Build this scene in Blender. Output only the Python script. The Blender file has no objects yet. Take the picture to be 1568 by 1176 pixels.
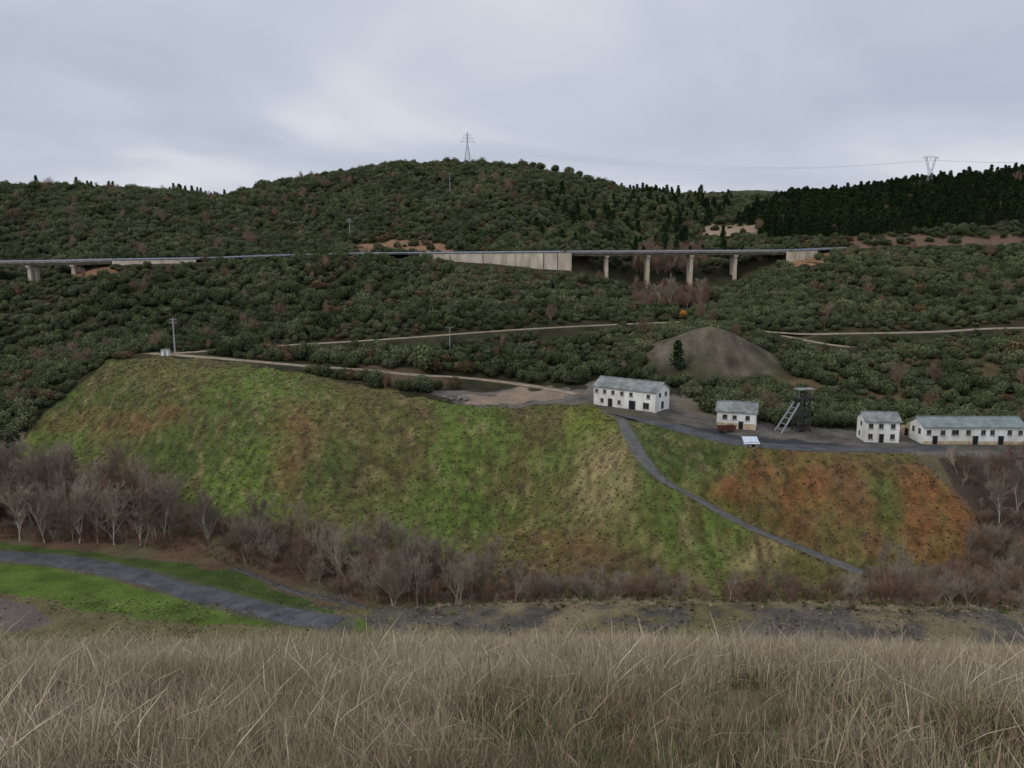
import bpy, math, random
import numpy as np
from mathutils import Vector, Matrix
rng = np.random.default_rng(7)
random.seed(7)
scene = bpy.context.scene

# ------------------------------------------------------------------ survey frame
F = 1200.0
TH = math.atan(188/F)
CT, ST = math.cos(TH), math.sin(TH)
def ray(u, v):
    cx = (u-784)/F; cy = (588-v)/F
    d = CT+cy*ST
    return cx/d, (-ST+cy*CT)/d            # x/y , z/y
def proj(x, y, z):
    fw = np.maximum(y*CT-z*ST, 0.01); up = y*ST+z*CT
    return 784+F*x/fw, 588-F*up/fw

# ------------------------------------------------------------------ numpy noise
def _h(ix, iy, seed):
    n = (ix.astype(np.int64)*374761393+iy.astype(np.int64)*668265263+seed*1442695041) & 0x7fffffff
    n = ((n ^ (n >> 13))*1274126177) & 0x7fffffff
    return ((n ^ (n >> 16)) & 0xffff)/65535.0
def vn(x, y, seed=0):
    x = np.asarray(x, float); y = np.asarray(y, float)
    x0 = np.floor(x); y0 = np.floor(y); fx = x-x0; fy = y-y0
    fx = fx*fx*(3-2*fx); fy = fy*fy*(3-2*fy)
    a = _h(x0, y0, seed); b = _h(x0+1, y0, seed); c = _h(x0, y0+1, seed); d = _h(x0+1, y0+1, seed)
    return (a*(1-fx)+b*fx)*(1-fy)+(c*(1-fx)+d*fx)*fy
def fbm(x, y, sc, seed=0, o=4):
    r = 0; amp = .5; tot = 0
    for i in range(o):
        r = r+amp*vn(np.asarray(x)/sc+17.3*i, np.asarray(y)/sc-9.1*i, seed+i); tot += amp; amp *= .5; sc *= .5
    return r/tot-0.5

# ------------------------------------------------------------------ terrain
S = np.concatenate([np.linspace(-1.3, -.7, 40, endpoint=False), np.linspace(-.7, .7, 760, endpoint=False), np.linspace(.7, 1.3, 41)])
Y = np.concatenate([np.linspace(-15, 0, 10, endpoint=False), np.arange(0, 30, .3), np.arange(30, 110, 1.6), np.arange(110, 260, .4),
                    np.arange(260, 420, 1.0), np.arange(420, 800, 2.5), np.geomspace(800, 3200, 40)])
OFF = 20.0
def const(y, z): return [(-5, y, z), (5, y, z)]
def line(pts):
    out = []
    for (u, v, y) in pts:
        s, t = ray(u, v); out.append((s*y/(y+OFF), y, t*y))
    return out
L = [
 const(-15, 4.0), const(0, -1.65), const(6, -3.75),
 line([(-600,1016,20),(0,1007,20),(300,997,20),(600,987,20),(900,984,20.5),(1200,990,20),(1568,1002,20),(2000,1008,20)]),
 line([(-600,1028,112),(0,1024,112),(1568,1018,112),(2000,1018,112)]),
 line([(-600,988,122),(0,988,121),(300,984,120),(500,976,120),(700,968,120),(1000,966,120),(1568,970,120),(2000,970,120)]),
 line([(-600,850,150),(0,868,152),(250,895,145),(500,937,134),(600,940,131),(784,925,132),(950,919,133),(1250,927,131),(1568,941,127),(2000,950,125)]),
 line([(-600,830,162),(0,838,163),(250,868,155),(450,897,148),(600,907,145),(784,917,143),(950,918,142),(1250,918,142),(1568,915,142),(2000,915,142)]),
 line([(-600,690,215),(0,705,205),(150,722,200),(300,780,178),(400,815,168),(600,862,158),(784,885,152),(950,905,147),(1100,915,145),(1320,900,146),(1420,868,150),(1568,850,155),(2000,830,160)]),
 line([(-600,640,228),(-100,650,225),(0,640,225),(90,595,238),(165,555,246),(240,549,245),(330,554,240),(440,569,232),(560,591,222),(640,612,214),(700,622,211),(784,623,211),(900,623,208),(950,632,203),(1000,645,198),(1060,665,190),(1150,687,181),(1330,696,178),(1450,698,178),(1568,700,179),(2000,700,180)]),
 line([(-600,620,245),(0,620,245),(90,570,252),(165,545,258),(240,540,258),(330,545,254),(440,556,248),(560,570,242),(640,578,238),(700,592,234),(784,600,232),(900,602,228),(950,602,228),(1000,607,225),(1060,620,218),(1150,642,208),(1330,655,205),(1568,655,205),(2000,655,205)]),
 line([(-600,550,305),(0,545,305),(200,533,288),(400,528,278),(600,517,280),(784,505,285),(950,499,290),(1100,500,292),(1250,513,287),(1400,509,290),(1568,502,292),(2000,500,295)]),
 line([(-600,440,362),(0,436,360),(60,440,360),(150,415,361),(200,408,362),(305,405,365),(530,397,375),(650,400,376),(750,408,375),(872,419,372),(925,436,374),(991,449,380),(1057,451,384),(1124,441,388),(1195,406,392),(1270,389,405),(1400,385,412),(1568,385,412),(2000,385,412)]),
 line([(-600,430,380),(0,428,379),(60,430,379),(150,405,380),(200,397,381),(305,395,384),(530,388,395),(650,387,395),(872,386,391),(925,400,396),(991,415,402),(1057,418,405),(1124,405,408),(1195,385,410),(1270,380,425),(1568,372,430),(2000,370,430)]),
 line([(-800,292,600),(0,294,600),(100,293,605),(230,300,620),(340,305,640),(400,292,660),(500,275,690),(570,264,700),(680,256,710),(760,261,710),(830,273,700),(900,286,690),(950,298,680),(1000,303,690),(1060,307,710),(1100,310,740),(1200,311,700),(1280,302,620),(1400,289,560),(1568,272,530),(2000,248,520)]),
 const(900, 22.0),
 line([(-800,315,1500),(900,312,1500),(1060,300,1500),(1150,294,1500),(1280,295,1500),(1400,305,1500),(2000,305,1500)]),
 const(3200, 60.0)]
KY = []; KZ = []
def smooth(a, n=7):
    k = np.ones(n)/n
    p = np.pad(a, n//2, mode='edge')
    return np.convolve(p, k, mode='valid')
for l in L:
    s = np.array([p[0] for p in l]); y = np.array([p[1] for p in l]); z = np.array([p[2] for p in l])
    KY.append(smooth(np.interp(S, s, y))); KZ.append(smooth(np.interp(S, s, z)))
KY = np.array(KY); KZ = np.array(KZ)
Z = np.zeros((len(Y), len(S)))
for j in range(len(S)):
    ky = KY[:, j]; kz = KZ[:, j]
    h = np.diff(ky); d = np.diff(kz)/h
    m = np.zeros(len(ky)); m[0] = d[0]; m[-1] = d[-1]
    same = d[:-1]*d[1:] > 0
    w1 = 2*h[1:]+h[:-1]; w2 = h[1:]+2*h[:-1]
    with np.errstate(divide='ignore', invalid='ignore'):
        mm = (w1+w2)/(w1/d[:-1]+w2/d[1:])
    m[1:-1] = np.where(same, mm, 0)
    i = np.clip(np.searchsorted(ky, Y)-1, 0, len(ky)-2)
    t = (Y-ky[i])/h[i]
    Z[:, j] = (2*t**3-3*t**2+1)*kz[i]+(t**3-2*t**2+t)*h[i]*m[i]+(-2*t**3+3*t**2)*kz[i+1]+(t**3-t**2)*h[i]*m[i+1]
SS, YY = np.meshgrid(S, Y)
XX = SS*(YY+OFF)
amp = np.interp(YY, [0, 20, 60, 110, 165, 235, 260, 300, 370, 395, 440, 600, 720, 1500], [.15, .25, .5, .5, .9, .5, 1.0, 4.0, 1.5, 1.2, 8, 11, 2.5, 14])
Z += amp*fbm(XX, YY, 45, 3, 4)
Z += .35*fbm(XX, YY, 5, 9, 3)*np.interp(YY, [0, 20, 110, 130], [.3, .5, .7, 1])

def H(x, y):
    x = np.asarray(x, float); y = np.asarray(y, float)
    s = x/(y+OFF)
    j = np.clip(np.searchsorted(S, s)-1, 0, len(S)-2); i = np.clip(np.searchsorted(Y, y)-1, 0, len(Y)-2)
    fs = np.clip((s-S[j])/(S[j+1]-S[j]), 0, 1); fy = np.clip((y-Y[i])/(Y[i+1]-Y[i]), 0, 1)
    return (Z[i, j]*(1-fs)+Z[i, j+1]*fs)*(1-fy)+(Z[i+1, j]*(1-fs)+Z[i+1, j+1]*fs)*fy
def P(u, v, y0=125, y1=800):
    s, t = ray(u, v)
    ys = np.arange(y0, y1, .2)
    dlt = H(s*ys, ys)-t*ys
    k = np.where(dlt > 0)[0]
    i = k[0] if len(k) else int(np.argmin(np.abs(dlt)))
    y = ys[i]
    return np.array([s*y, y, float(H(s*y, y))])
def W(u, v, y):
    s, t = ray(u, v); return np.array([s*y, y, t*y])

# ridge nose, gully and lobes on the embankment
for (u_, v_, a_, sx_, sy_) in ((990,785,7.0,9,16), (770,745,-5.5,13,17), (430,690,3.2,13,20), (1250,790,-3.0,14,12), (590,740,-2.0,8,18), (240,640,2.4,13,16), (660,800,-1.5,7,10)):
    q = P(u_, v_, 145, 240)
    Z += a_*np.exp(-((XX-q[0])/sx_)**2-((YY-q[1])/sy_)**2)
# shallow erosion rills down the embankment
inE = np.clip((YY-150)/15, 0, 1)*np.clip((232-YY)/20, 0, 1)
Z += inE*.55*fbm(XX+YY*.12, YY*.12, 5.5, 15, 2)
# spoil heap mound
mc = P(1100, 566, 230, 320)
dd = np.sqrt(((XX-mc[0])/27)**2+((YY-mc[1]-8)/21)**2+.02)
dd = dd*(1+.10*fbm(XX, YY, 14, 23))
Z += 12.5*np.clip(1-dd, 0, 1)**1.15*(1+.1*fbm(XX, YY, 6, 21))
mound_mask = np.clip(.97-dd, 0, .2)*5

def inpoly(u, v, poly):
    r = np.zeros(u.shape, bool); n = len(poly)
    for i in range(n):
        x1, y1 = poly[i]; x2, y2 = poly[(i+1) % n]
        if y1 == y2: continue
        c = ((y1 > v) != (y2 > v)) & (u < (x2-x1)*(v-y1)/(y2-y1)+x1)
        r ^= c
    return r

# ------------------------------------------------------------------ road carving
def resample(p, step):
    p = np.array(p, float)
    q = []
    for i in range(len(p)-1):
        p0 = p[max(i-1, 0)]; p1 = p[i]; p2 = p[i+1]; p3 = p[min(i+2, len(p)-1)]
        for t in np.linspace(0, 1, 12, endpoint=False):
            q.append(.5*((2*p1)+(-p0+p2)*t+(2*p0-5*p1+4*p2-p3)*t*t+(-p0+3*p1-3*p2+p3)*t**3))
    q.append(p[-1]); q = np.array(q)
    d = np.concatenate([[0], np.cumsum(np.linalg.norm(np.diff(q[:, :2], axis=0), axis=1))])
    n = max(int(d[-1]/step), 2)
    t = np.linspace(0, d[-1], n)
    return np.stack([np.interp(t, d, q[:, k]) for k in range(3)], 1)
ROADS = []
road_w = np.zeros_like(Z)
def road(name, uv, w, mat, y0, y1, verge=1.0, lift=.1):
    global Z
    c = resample([P(u, v, y0, y1) for u, v in uv], 1.2)
    c[:, 2] = smooth(smooth(smooth(c[:, 2], 11), 11), 11)
    x0, x1 = c[:, 0].min()-12, c[:, 0].max()+12; ya, yb = c[:, 1].min()-12, c[:, 1].max()+12
    m = (XX > x0) & (XX < x1) & (YY > ya) & (YY < yb)
    idx = np.where(m)
    px = XX[idx]; py = YY[idx]
    best = np.full(px.shape, 1e9); bz = np.zeros(px.shape)
    for k in range(len(c)-1):
        ex, ey = c[k+1, 0]-c[k, 0], c[k+1, 1]-c[k, 1]; l2 = ex*ex+ey*ey
        t = np.clip(((px-c[k, 0])*ex+(py-c[k, 1])*ey)/l2, 0, 1)
        d = (px-c[k, 0]-t*ex)**2+(py-c[k, 1]-t*ey)**2
        b = d < best
        best[b] = d[b]; bz[b] = (c[k, 2]+t*(c[k+1, 2]-c[k, 2]))[b]
    d = np.sqrt(best)
    wt = np.clip((w/2+4.0-d)/3.0, 0, 1); wt = wt*wt*(3-2*wt)
    Z[idx] = Z[idx]*(1-wt)+bz*wt
    road_w[idx] = np.maximum(road_w[idx], np.clip((w/2+verge-d)/1.0, 0, 1))
    ROADS.append((name, c, w, mat, lift))
road('dirt_track', [(232,541),(330,548),(440,558),(560,567),(640,574),(700,578),(760,584),(830,594),(885,604)], 4.2, 'dirt', 200, 300)
road('dirt_track', [(265,541),(330,537),(435,529),(540,523),(600,519),(680,513),(760,507),(860,501),(960,496),(1045,493)], 4.2, 'dirt', 250, 340)
road('dirt_track', [(1160,505),(1215,512),(1280,511),(1350,510),(1440,508),(1520,503),(1700,500)], 5.5, 'dirt', 250, 340)
road('dirt_track', [(1165,506),(1230,520),(1300,534)], 4.2, 'dirt', 230, 340)
road('mine_yard_road', [(938,628),(985,640),(1050,660),(1130,678),(1220,686),(1330,688),(1450,686),(1568,686),(1800,690)], 6.0, 'asphalt', 170, 225)
road('gravel_track', [(945,630),(962,662),(985,700),(1020,737),(1070,770),(1150,808),(1240,848),(1322,882)], 3.2, 'gravel', 140, 215, .6)
road('valley_road', [(-260,838),(0,852),(100,861),(200,880),(300,908),(400,935),(515,955)], 6.0, 'asphalt', 118, 175)
road('stream', [(360,870),(400,885),(440,903),(500,917),(560,928)], 1.6, 'water', 136, 170, .8, lift=.05)
def pad(x, y, r, z=None):
    global Z
    z = float(H(x, y)) if z is None else z
    d = np.sqrt((XX-x)**2+(YY-y)**2)
    wt = np.clip((r+4-d)/4, 0, 1); wt = wt*wt*(3-2*wt)
    Z[:] = Z*(1-wt)+z*wt
    return z
B1 = P(966, 622, 190, 240); B2 = P(1128, 653, 180, 230); B3 = P(1343, 673, 178, 230); B4 = P(1478, 676, 178, 230); HF = P(1226, 660, 180, 225)
for b, r in ((B1, 9), (B2, 6), (B3, 5), (B4, 12), (HF, 5)): b[2] = pad(b[0], b[1], r)

# ------------------------------------------------------------------ ground colour
def srgb(r, g, b, k=1.0):
    return np.array([(((c/255+.055)/1.055)**2.4 if c/255 > .04045 else c/255/12.92)*k for c in (r, g, b)])
U, V = proj(XX, YY, Z)
un = U+fbm(XX, YY, 7, 31)*26; vv = V+fbm(XX, YY, 7, 41)*18
EMB = [(8,702),(60,640),(120,585),(165,552),(240,544),(330,551),(440,566),(560,588),(640,610),(700,620),(900,621),(940,628),(1000,641),(1060,661),(1150,684),(1330,694),(1400,695),(1440,730),(1500,800),(1497,845),(1400,866),(1330,872),(1322,922),(1000,920),(880,908),(780,895),(640,875),(560,855),(400,820),(290,775),(200,735),(100,715)]
G_B = srgb(94,114,52); G_D = srgb(76,90,48); OL = srgb(98,95,58); BR = srgb(96,80,58); RB = srgb(118,88,62); OR = srgb(138,90,58); STW = srgb(154,138,100); DK = srgb(66,58,46)
col = np.zeros(Z.shape+(3,))
n1 = fbm(XX, YY, 30, 51); n2 = fbm(XX, YY, 4, 61, 4); n3 = fbm(XX, YY, 9, 71, 4)
hill = srgb(60,58,42)[None, None]*(1+n2[..., None]*1.0)+srgb(92,74,54)[None, None]*np.clip(n3+.02, 0, 1)[..., None]*.7
col[:] = hill
col[YY > 800] = srgb(70, 74, 58)
m = YY < 112
col[m] = (srgb(140,124,100)[None]*(1+n2[m][:, None]*.8))
# terrace / valley floor
m = (YY >= 108) & (YY < 170)
grav = srgb(100,95,88)[None]; grs = srgb(108,104,70)[None]; tanc = srgb(140,124,100)[None]
a = np.clip(.55+n1[m]*3, 0, 1)[:, None]; b = np.clip(.4+n3[m]*4+n2[m]*3, 0, 1)[:, None]
b = np.maximum(b, np.clip((935-V[m])/12, 0, 1)[:, None]*.9*(U[m] > 560)[:, None])
col[m] = (grav*(1-b)+(tanc*a+grs*(1-a))*b)*(1+n2[m][:, None]*.9)
LAWN = [(-900,845),(0,863),(110,872),(200,890),(300,918),(400,943),(560,950),(570,972),(420,965),(300,958),(180,945),(90,925),(0,910),(-900,880)]
m = inpoly(un, vv, LAWN) & (YY > 108) & (YY < 175)
col[m] = srgb(92,112,50)[None]*(1+n2[m][:, None]*1.2)
OLV = [(-900,905),(0,908),(90,922),(180,942),(300,955),(440,962),(560,968),(560,1000),(-900,1000)]
m = inpoly(un, vv, OLV) & (YY > 108) & (YY < 150)
col[m] = srgb(114,108,76)[None]*(1+n2[m][:, None]*1.0)
LAWN2 = [(-300,828),(0,832),(150,848),(280,866),(380,880),(430,905),(520,940),(480,945),(400,925),(300,898),(200,872),(100,853),(0,845)]
m = inpoly(un, vv, LAWN2) & (YY > 120) & (YY < 175)
col[m] = srgb(78,94,48)[None]*(1+n2[m][:, None]*1.0)
PT = [(-200,915),(0,912),(60,930),(85,955),(40,970),(-200,965)]
m = inpoly(un, vv, PT) & (YY > 108) & (YY < 150)
col[m] = srgb(112,104,96)[None]*(1+n2[m][:, None]*.5)
# scrub zone under bare trees
m = (YY >= 138) & (V < 935) & ~inpoly(un, vv, LAWN) & ~inpoly(un, vv, LAWN2) & (YY < 215)
low = m & (V > 690)
mixc = np.clip(.5+n3*4, 0, 1)[..., None]
c2 = srgb(112,88,72)*mixc+srgb(106,98,76)*(1-mixc)
keep = (YY < 143) & (U > 560)
low = low & ~keep
col[low] = (c2*(1+n2[..., None]*.8))[low]
# embankment
emb = inpoly(un, vv, EMB) & (YY > 138) & (YY < 262)
blobs = [(250,575,90,22,OL),(140,600,60,40,G_D),(200,640,90,13,RB),(60,680,40,20,G_B),(420,590,70,26,G_B),(450,665,36,26,RB),(450,722,26,22,RB),(370,735,60,60,G_B),(270,700,80,30,G_D),
 (330,650,50,30,G_D),(560,640,50,40,OL),(530,720,40,50,G_D),(570,740,24,60,BR),(625,720,20,90,BR),(700,650,50,30,G_B),(740,700,110,40,G_B),(690,790,100,60,G_B),(775,740,22,40,BR),(825,670,26,34,BR),(885,650,34,24,srgb(114,124,50)),
 (930,715,24,32,STW),(900,770,34,26,STW),(860,780,50,40,OL),(850,832,60,16,RB),(640,825,60,30,G_B),(540,815,50,30,OL),(1000,690,30,40,G_D),(1020,790,44,60,G_B),(1100,830,60,40,G_B),(1062,820,18,50,STW),(1180,855,40,22,STW),
 (1240,872,50,26,OL),(1050,700,60,30,G_D),(1000,880,40,26,BR),(1090,710,36,20,G_D),(1150,735,30,36,OR),(1240,760,46,56,OR),(1380,760,20,60,G_D),(1440,770,46,70,OR),(1195,775,20,44,OL),(1310,760,26,80,RB),(1280,712,60,12,RB),(1270,800,20,30,OL),(920,870,50,22,BR),(1330,840,50,18,RB),(1400,720,36,18,RB),(1340,700,80,10,OL),(500,590,60,12,BR),(770,860,60,18,BR)]
xe, ye = XX[emb], YY[emb]
ue, ve = U[emb]+fbm(xe, ye, 14, 81)*90, V[emb]+fbm(xe, ye, 14, 82)*60
acc = OL[None]*.16; wsum = np.full(ue.shape, .16)
acc = acc*np.ones((len(ue), 1))
for (bu, bv, ru, rv, c) in blobs:
    w_ = np.exp(-(((ue-bu)/ru)**2+((ve-bv)/rv)**2)*1.0)
    acc += w_[:, None]*c[None]; wsum += w_
ce = acc/wsum[:, None]
st = fbm(xe+ye*.15, ye*.13, 2.2, 91, 3)
st2 = fbm(xe, ye*.6, 2.0, 95, 4)
k = np.clip(st*3.6+st2*3.0+.04, 0, 1)[:, None]
ce = ce*(1-k*.55)+(BR*.9)[None]*k*.55
right = (ue > 1130)[:, None]
g = np.clip(fbm(xe, ye, 4, 99)*5, 0, 1)[:, None]*np.where(right, .35, .45)
ce = ce*(1-g)+(OL*.5+G_B*.5)[None]*g
g = np.clip(fbm(xe+40, ye*.5, 2.0, 129)*6-.5, 0, 1)[:, None]*.4
ce = ce*(1-g)+np.where(right, RB[None], (STW*.85)[None])*g
g = np.clip(fbm(xe-40, ye*.8, 1.3, 139, 3)*6-.6, 0, 1)[:, None]*.45
ce = ce*(1-g)+(DK*.9)[None]*g
tl = np.clip(1-np.abs(((Z[emb]+fbm(xe, ye, 22, 133)*4) % 2.0)-1.0)/.2, 0, 1)[:, None]*.4*np.clip(.5+fbm(xe, ye, 10, 134)*4, 0, 1)[:, None]
ce = ce*(1-tl)+DK[None]*tl
ce *= (1.08+1.1*fbm(xe, ye, 1.2, 101, 2))[:, None]
col[emb] = ce
def paint(poly, c, y0, y1, var=.6, soft=True):
    m = (inpoly(un, vv, poly) if soft else inpoly(U, V, poly)) & (YY > y0) & (YY < y1)
    col[m] = c[None]*(1+n2[m][:, None]*var)
paint([(640,600),(700,596),(890,598),(905,585),(1030,606),(1100,640),(1300,660),(1700,668),(1800,705),(1420,697),(1330,692),(1150,683),(1060,660),(1000,640),(940,627),(900,620),(700,620)], srgb(108,102,95), 170, 245, 1.3)
paint([(1040,652),(1200,676),(1330,684),(1330,692),(1150,683),(1060,660)], srgb(70,71,74), 170, 245)
paint([(700,605),(845,596),(875,606),(850,616),(710,618)], srgb(150,132,114), 190, 250, .5)
paint([(1040,600),(1110,612),(1095,640),(1030,625)], srgb(118,108,94), 190, 260)
paint([(1160,560),(1240,575),(1500,535),(1560,560),(1568,610),(1540,630),(1380,625),(1320,612),(1160,615)], srgb(98,86,62), 205, 290, 1.3)
paint([(1440,700),(1700,700),(1700,820),(1500,820),(1490,790)], srgb(84,72,62), 150, 200, .9)
paint([(560,372),(640,366),(690,376),(700,386),(640,385),(520,386)], srgb(144,112,90), 385, 470)
paint([(1075,346),(1160,346),(1160,361),(1075,363)], srgb(160,140,118), 400, 620)
paint([(1300,364),(1560,362),(1560,378),(1300,378)], srgb(116,94,78), 405, 520)
paint([(400,382),(560,376),(560,386),(400,392)], srgb(112,90,72), 380, 460)
paint([(1195,388),(1270,382),(1290,396),(1200,412)], srgb(150,118,88), 380, 425)
paint([(50,415),(180,404),(185,418),(60,436)], srgb(130,98,76), 350, 375)
paint([(540,556),(640,566),(690,588),(640,600),(560,585)], srgb(96,78,64), 200, 300)
paint([(-50,535),(20,533),(20,548),(-50,550)], srgb(130,92,74), 270, 350)
mk = np.clip(mound_mask, 0, 1)[..., None]
mcol = srgb(100,92,78)*(1+n2[..., None]*1.0+fbm(XX, YY*.3, 2, 111)[..., None]*.9)
mg2 = np.clip(n3*5+.1, 0, 1)[..., None]*.5
mcol = mcol*(1-mg2)+srgb(70,72,50)*mg2
col = col*(1-mk)+mk*mcol
rw = road_w[..., None]*.8
tr = np.where((YY > 225)[..., None], srgb(128,108,86)*np.ones(3), srgb(94,90,80)*np.ones(3))
col = col*(1-rw)+tr*rw*(1+n2[..., None]*.5)
col = np.clip(col, .012, .8)

# ------------------------------------------------------------------ materials
def new_mat(name):
    m = bpy.data.materials.new(name); m.use_nodes = True
    nt = m.node_tree; b = nt.nodes['Principled BSDF']
    b.inputs['Specular IOR Level'].default_value = .2
    return m, nt, b
def ramp(nt, cols):
    r = nt.nodes.new('ShaderNodeValToRGB'); e = r.color_ramp.elements
    e[0].position = cols[0][0]; e[0].color = (*cols[0][1], 1)
    e[1].position = cols[-1][0]; e[1].color = (*cols[-1][1], 1)
    for p, c in cols[1:-1]:
        x = e.new(p); x.color = (*c, 1)
    return r
def noisemat(name, c1, c2, scale=1.0, rough=.85, bump=.3, stretch=(1, 1, 1), spec=.2, detail=8, metal=0):
    m, nt, b = new_mat(name)
    tc = nt.nodes.new('ShaderNodeTexCoord'); mp = nt.nodes.new('ShaderNodeMapping'); mp.inputs['Scale'].default_value = stretch
    n = nt.nodes.new('ShaderNodeTexNoise'); n.inputs['Scale'].default_value = scale; n.inputs['Detail'].default_value = detail; n.inputs['Roughness'].default_value = .65
    nt.links.new(tc.outputs['Object'], mp.inputs['Vector']); nt.links.new(mp.outputs[0], n.inputs['Vector'])
    r = ramp(nt, [(.35, tuple(c1)), (.65, tuple(c2))])
    nt.links.new(n.outputs[0], r.inputs[0]); nt.links.new(r.outputs[0], b.inputs['Base Color'])
    bp = nt.nodes.new('ShaderNodeBump'); bp.inputs['Strength'].default_value = bump; bp.inputs['Distance'].default_value = .1
    nt.links.new(n.outputs[0], bp.inputs['Height']); nt.links.new(bp.outputs[0], b.inputs['Normal'])
    b.inputs['Roughness'].default_value = rough; b.inputs['Specular IOR Level'].default_value = spec; b.inputs['Metallic'].default_value = metal
    return m
def T(c): return tuple(float(x) for x in c)
mg, nt, b = new_mat('ground_soil_and_grass')
at = nt.nodes.new('ShaderNodeAttribute'); at.attribute_name = 'Col'
tc = nt.nodes.new('ShaderNodeTexCoord')
na = nt.nodes.new('ShaderNodeTexNoise'); na.inputs['Scale'].default_value = 2.2; na.inputs['Detail'].default_value = 10; na.inputs['Roughness'].default_value = .8
nt.links.new(tc.outputs['Object'], na.inputs['Vector'])
mr = nt.nodes.new('ShaderNodeMapRange'); mr.inputs[1].default_value = .3; mr.inputs[2].default_value = .7; mr.inputs[3].default_value = .4; mr.inputs[4].default_value = 1.6
nt.links.new(na.outputs[0], mr.inputs[0])
mul = nt.nodes.new('ShaderNodeVectorMath'); mul.operation = 'SCALE'
nt.links.new(at.outputs['Color'], mul.inputs[0]); nt.links.new(mr.outputs[0], mul.inputs['Scale'])
nt.links.new(mul.outputs[0], b.inputs['Base Color'])
bp = nt.nodes.new('ShaderNodeBump'); bp.inputs['Strength'].default_value = .8; bp.inputs['Distance'].default_value = .4
nt.links.new(na.outputs[0], bp.inputs['Height']); nt.links.new(bp.outputs[0], b.inputs['Normal'])
b.inputs['Roughness'].default_value = .95; b.inputs['Specular IOR Level'].default_value = .1

M = {}
M['dirt'] = noisemat('pale_dirt', T(srgb(126,112,92)), T(srgb(176,162,142)), .5)
M['gravel'] = noisemat('grey_gravel', T(srgb(86,85,84)), T(srgb(112,110,108)), .5, bump=.15)
M['asphalt'] = noisemat('dark_gravel_asphalt', T(srgb(66,68,73)), T(srgb(98,99,101)), .3, bump=.15)
M['water'] = noisemat('stream_water', T(srgb(56,54,52)), T(srgb(104,102,100)), .8, rough=.3, spec=.5)
M['concrete'] = noisemat('stained_concrete', T(srgb(170,154,134)), T(srgb(220,208,190)), .3, stretch=(1, 1, .3))
M['conc_dark'] = noisemat('weathered_concrete', T(srgb(112,104,94)), T(srgb(150,138,124)), .4, stretch=(1, 1, .3))
M['rail'] = noisemat('galvanised_steel', T(srgb(140,148,162)), T(srgb(172,180,192)), 1, rough=.5)
M['white'] = noisemat('white_stained_render', T(srgb(206,202,194)), T(srgb(246,246,243)), .35, stretch=(1, 1, .35))
M['cream'] = noisemat('peeling_cream_render', T(srgb(160,140,108)), T(srgb(216,200,170)), .6)
M['roof'] = noisemat('fibre_cement_roof', T(srgb(106,110,110)), T(srgb(156,160,158)), .5)
M['roofg'] = noisemat('greenish_sheet_roof', T(srgb(112,122,122)), T(srgb(146,156,156)), .4)
M['glass'] = noisemat('dark_window', (.012, .013, .015), (.03, .03, .035), 2, rough=.3)
M['frame'] = noisemat('window_frame', (.25, .24, .22), (.4, .38, .35), 2)
M['steel'] = noisemat('rusty_dark_steel', (.03, .032, .034), (.07, .06, .055), 1.5)
M['lattice'] = noisemat('pylon_steel', (.28, .29, .31), (.38, .39, .41), 1)
M['wire'] = noisemat('aluminium_wire', (.34, .35, .38), (.4, .41, .44), 1)
M['wood'] = noisemat('weathered_pole', (.09, .08, .07), (.16, .15, .13), 1)
M['blue'] = noisemat('white_blue_sheet', T(srgb(190,205,220)), T(srgb(225,232,240)), 1)
M['rust'] = noisemat('rusted_wagon', (.08, .04, .025), (.16, .07, .04), 2)
M['rock'] = noisemat('pale_rock', (.14, .13, .12), (.32, .30, .27), 1.2)

def foliage(name, stops, posnoise=.02, rough=.9):
    m, nt, b = new_mat(name)
    oi = nt.nodes.new('ShaderNodeObjectInfo'); ge = nt.nodes.new('ShaderNodeNewGeometry')
    n = nt.nodes.new('ShaderNodeTexNoise'); n.inputs['Scale'].default_value = posnoise; n.inputs['Detail'].default_value = 4
    nt.links.new(ge.outputs['Position'], n.inputs['Vector'])
    ma = nt.nodes.new('ShaderNodeMath'); ma.operation = 'MULTIPLY_ADD'; ma.inputs[1].default_value = .5
    nt.links.new(oi.outputs['Random'], ma.inputs[0])
    mr = nt.nodes.new('ShaderNodeMapRange'); mr.inputs[1].default_value = .3; mr.inputs[2].default_value = .7; mr.inputs[3].default_value = 0; mr.inputs[4].default_value = .5
    nt.links.new(n.outputs[0], mr.inputs[0]); nt.links.new(mr.outputs[0], ma.inputs[2])
    r = ramp(nt, stops); nt.links.new(ma.outputs[0], r.inputs[0])
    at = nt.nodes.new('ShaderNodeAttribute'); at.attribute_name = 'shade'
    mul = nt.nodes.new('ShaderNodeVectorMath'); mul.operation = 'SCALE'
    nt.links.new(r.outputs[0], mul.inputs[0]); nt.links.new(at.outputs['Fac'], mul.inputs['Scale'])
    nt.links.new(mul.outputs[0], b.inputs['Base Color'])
    b.inputs['Roughness'].default_value = rough; b.inputs['Specular IOR Level'].default_value = .08
    return m
M['oak'] = foliage('holm_oak_leaves', [(0, T(srgb(58,68,42))), (.3, T(srgb(76,84,57))), (.6, T(srgb(92,98,70))), (.85, T(srgb(108,110,80))), (1, T(srgb(102,96,68)))])
M['pale'] = foliage('grey_green_leaves', [(0, T(srgb(88,94,70))), (.5, T(srgb(106,110,84))), (1, T(srgb(122,118,88)))])
M['brown'] = foliage('rusty_leaves', [(0, T(srgb(90,76,58))), (.5, T(srgb(110,92,70))), (1, T(srgb(124,108,82)))])
M['pine'] = foliage('pine_needles', [(0, T(srgb(40,58,34))), (.5, T(srgb(52,70,40))), (1, T(srgb(68,84,48)))])
M['orange'] = foliage('autumn_leaves', [(0, T(srgb(180,120,50))), (1, T(srgb(196,140,60)))])
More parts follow.
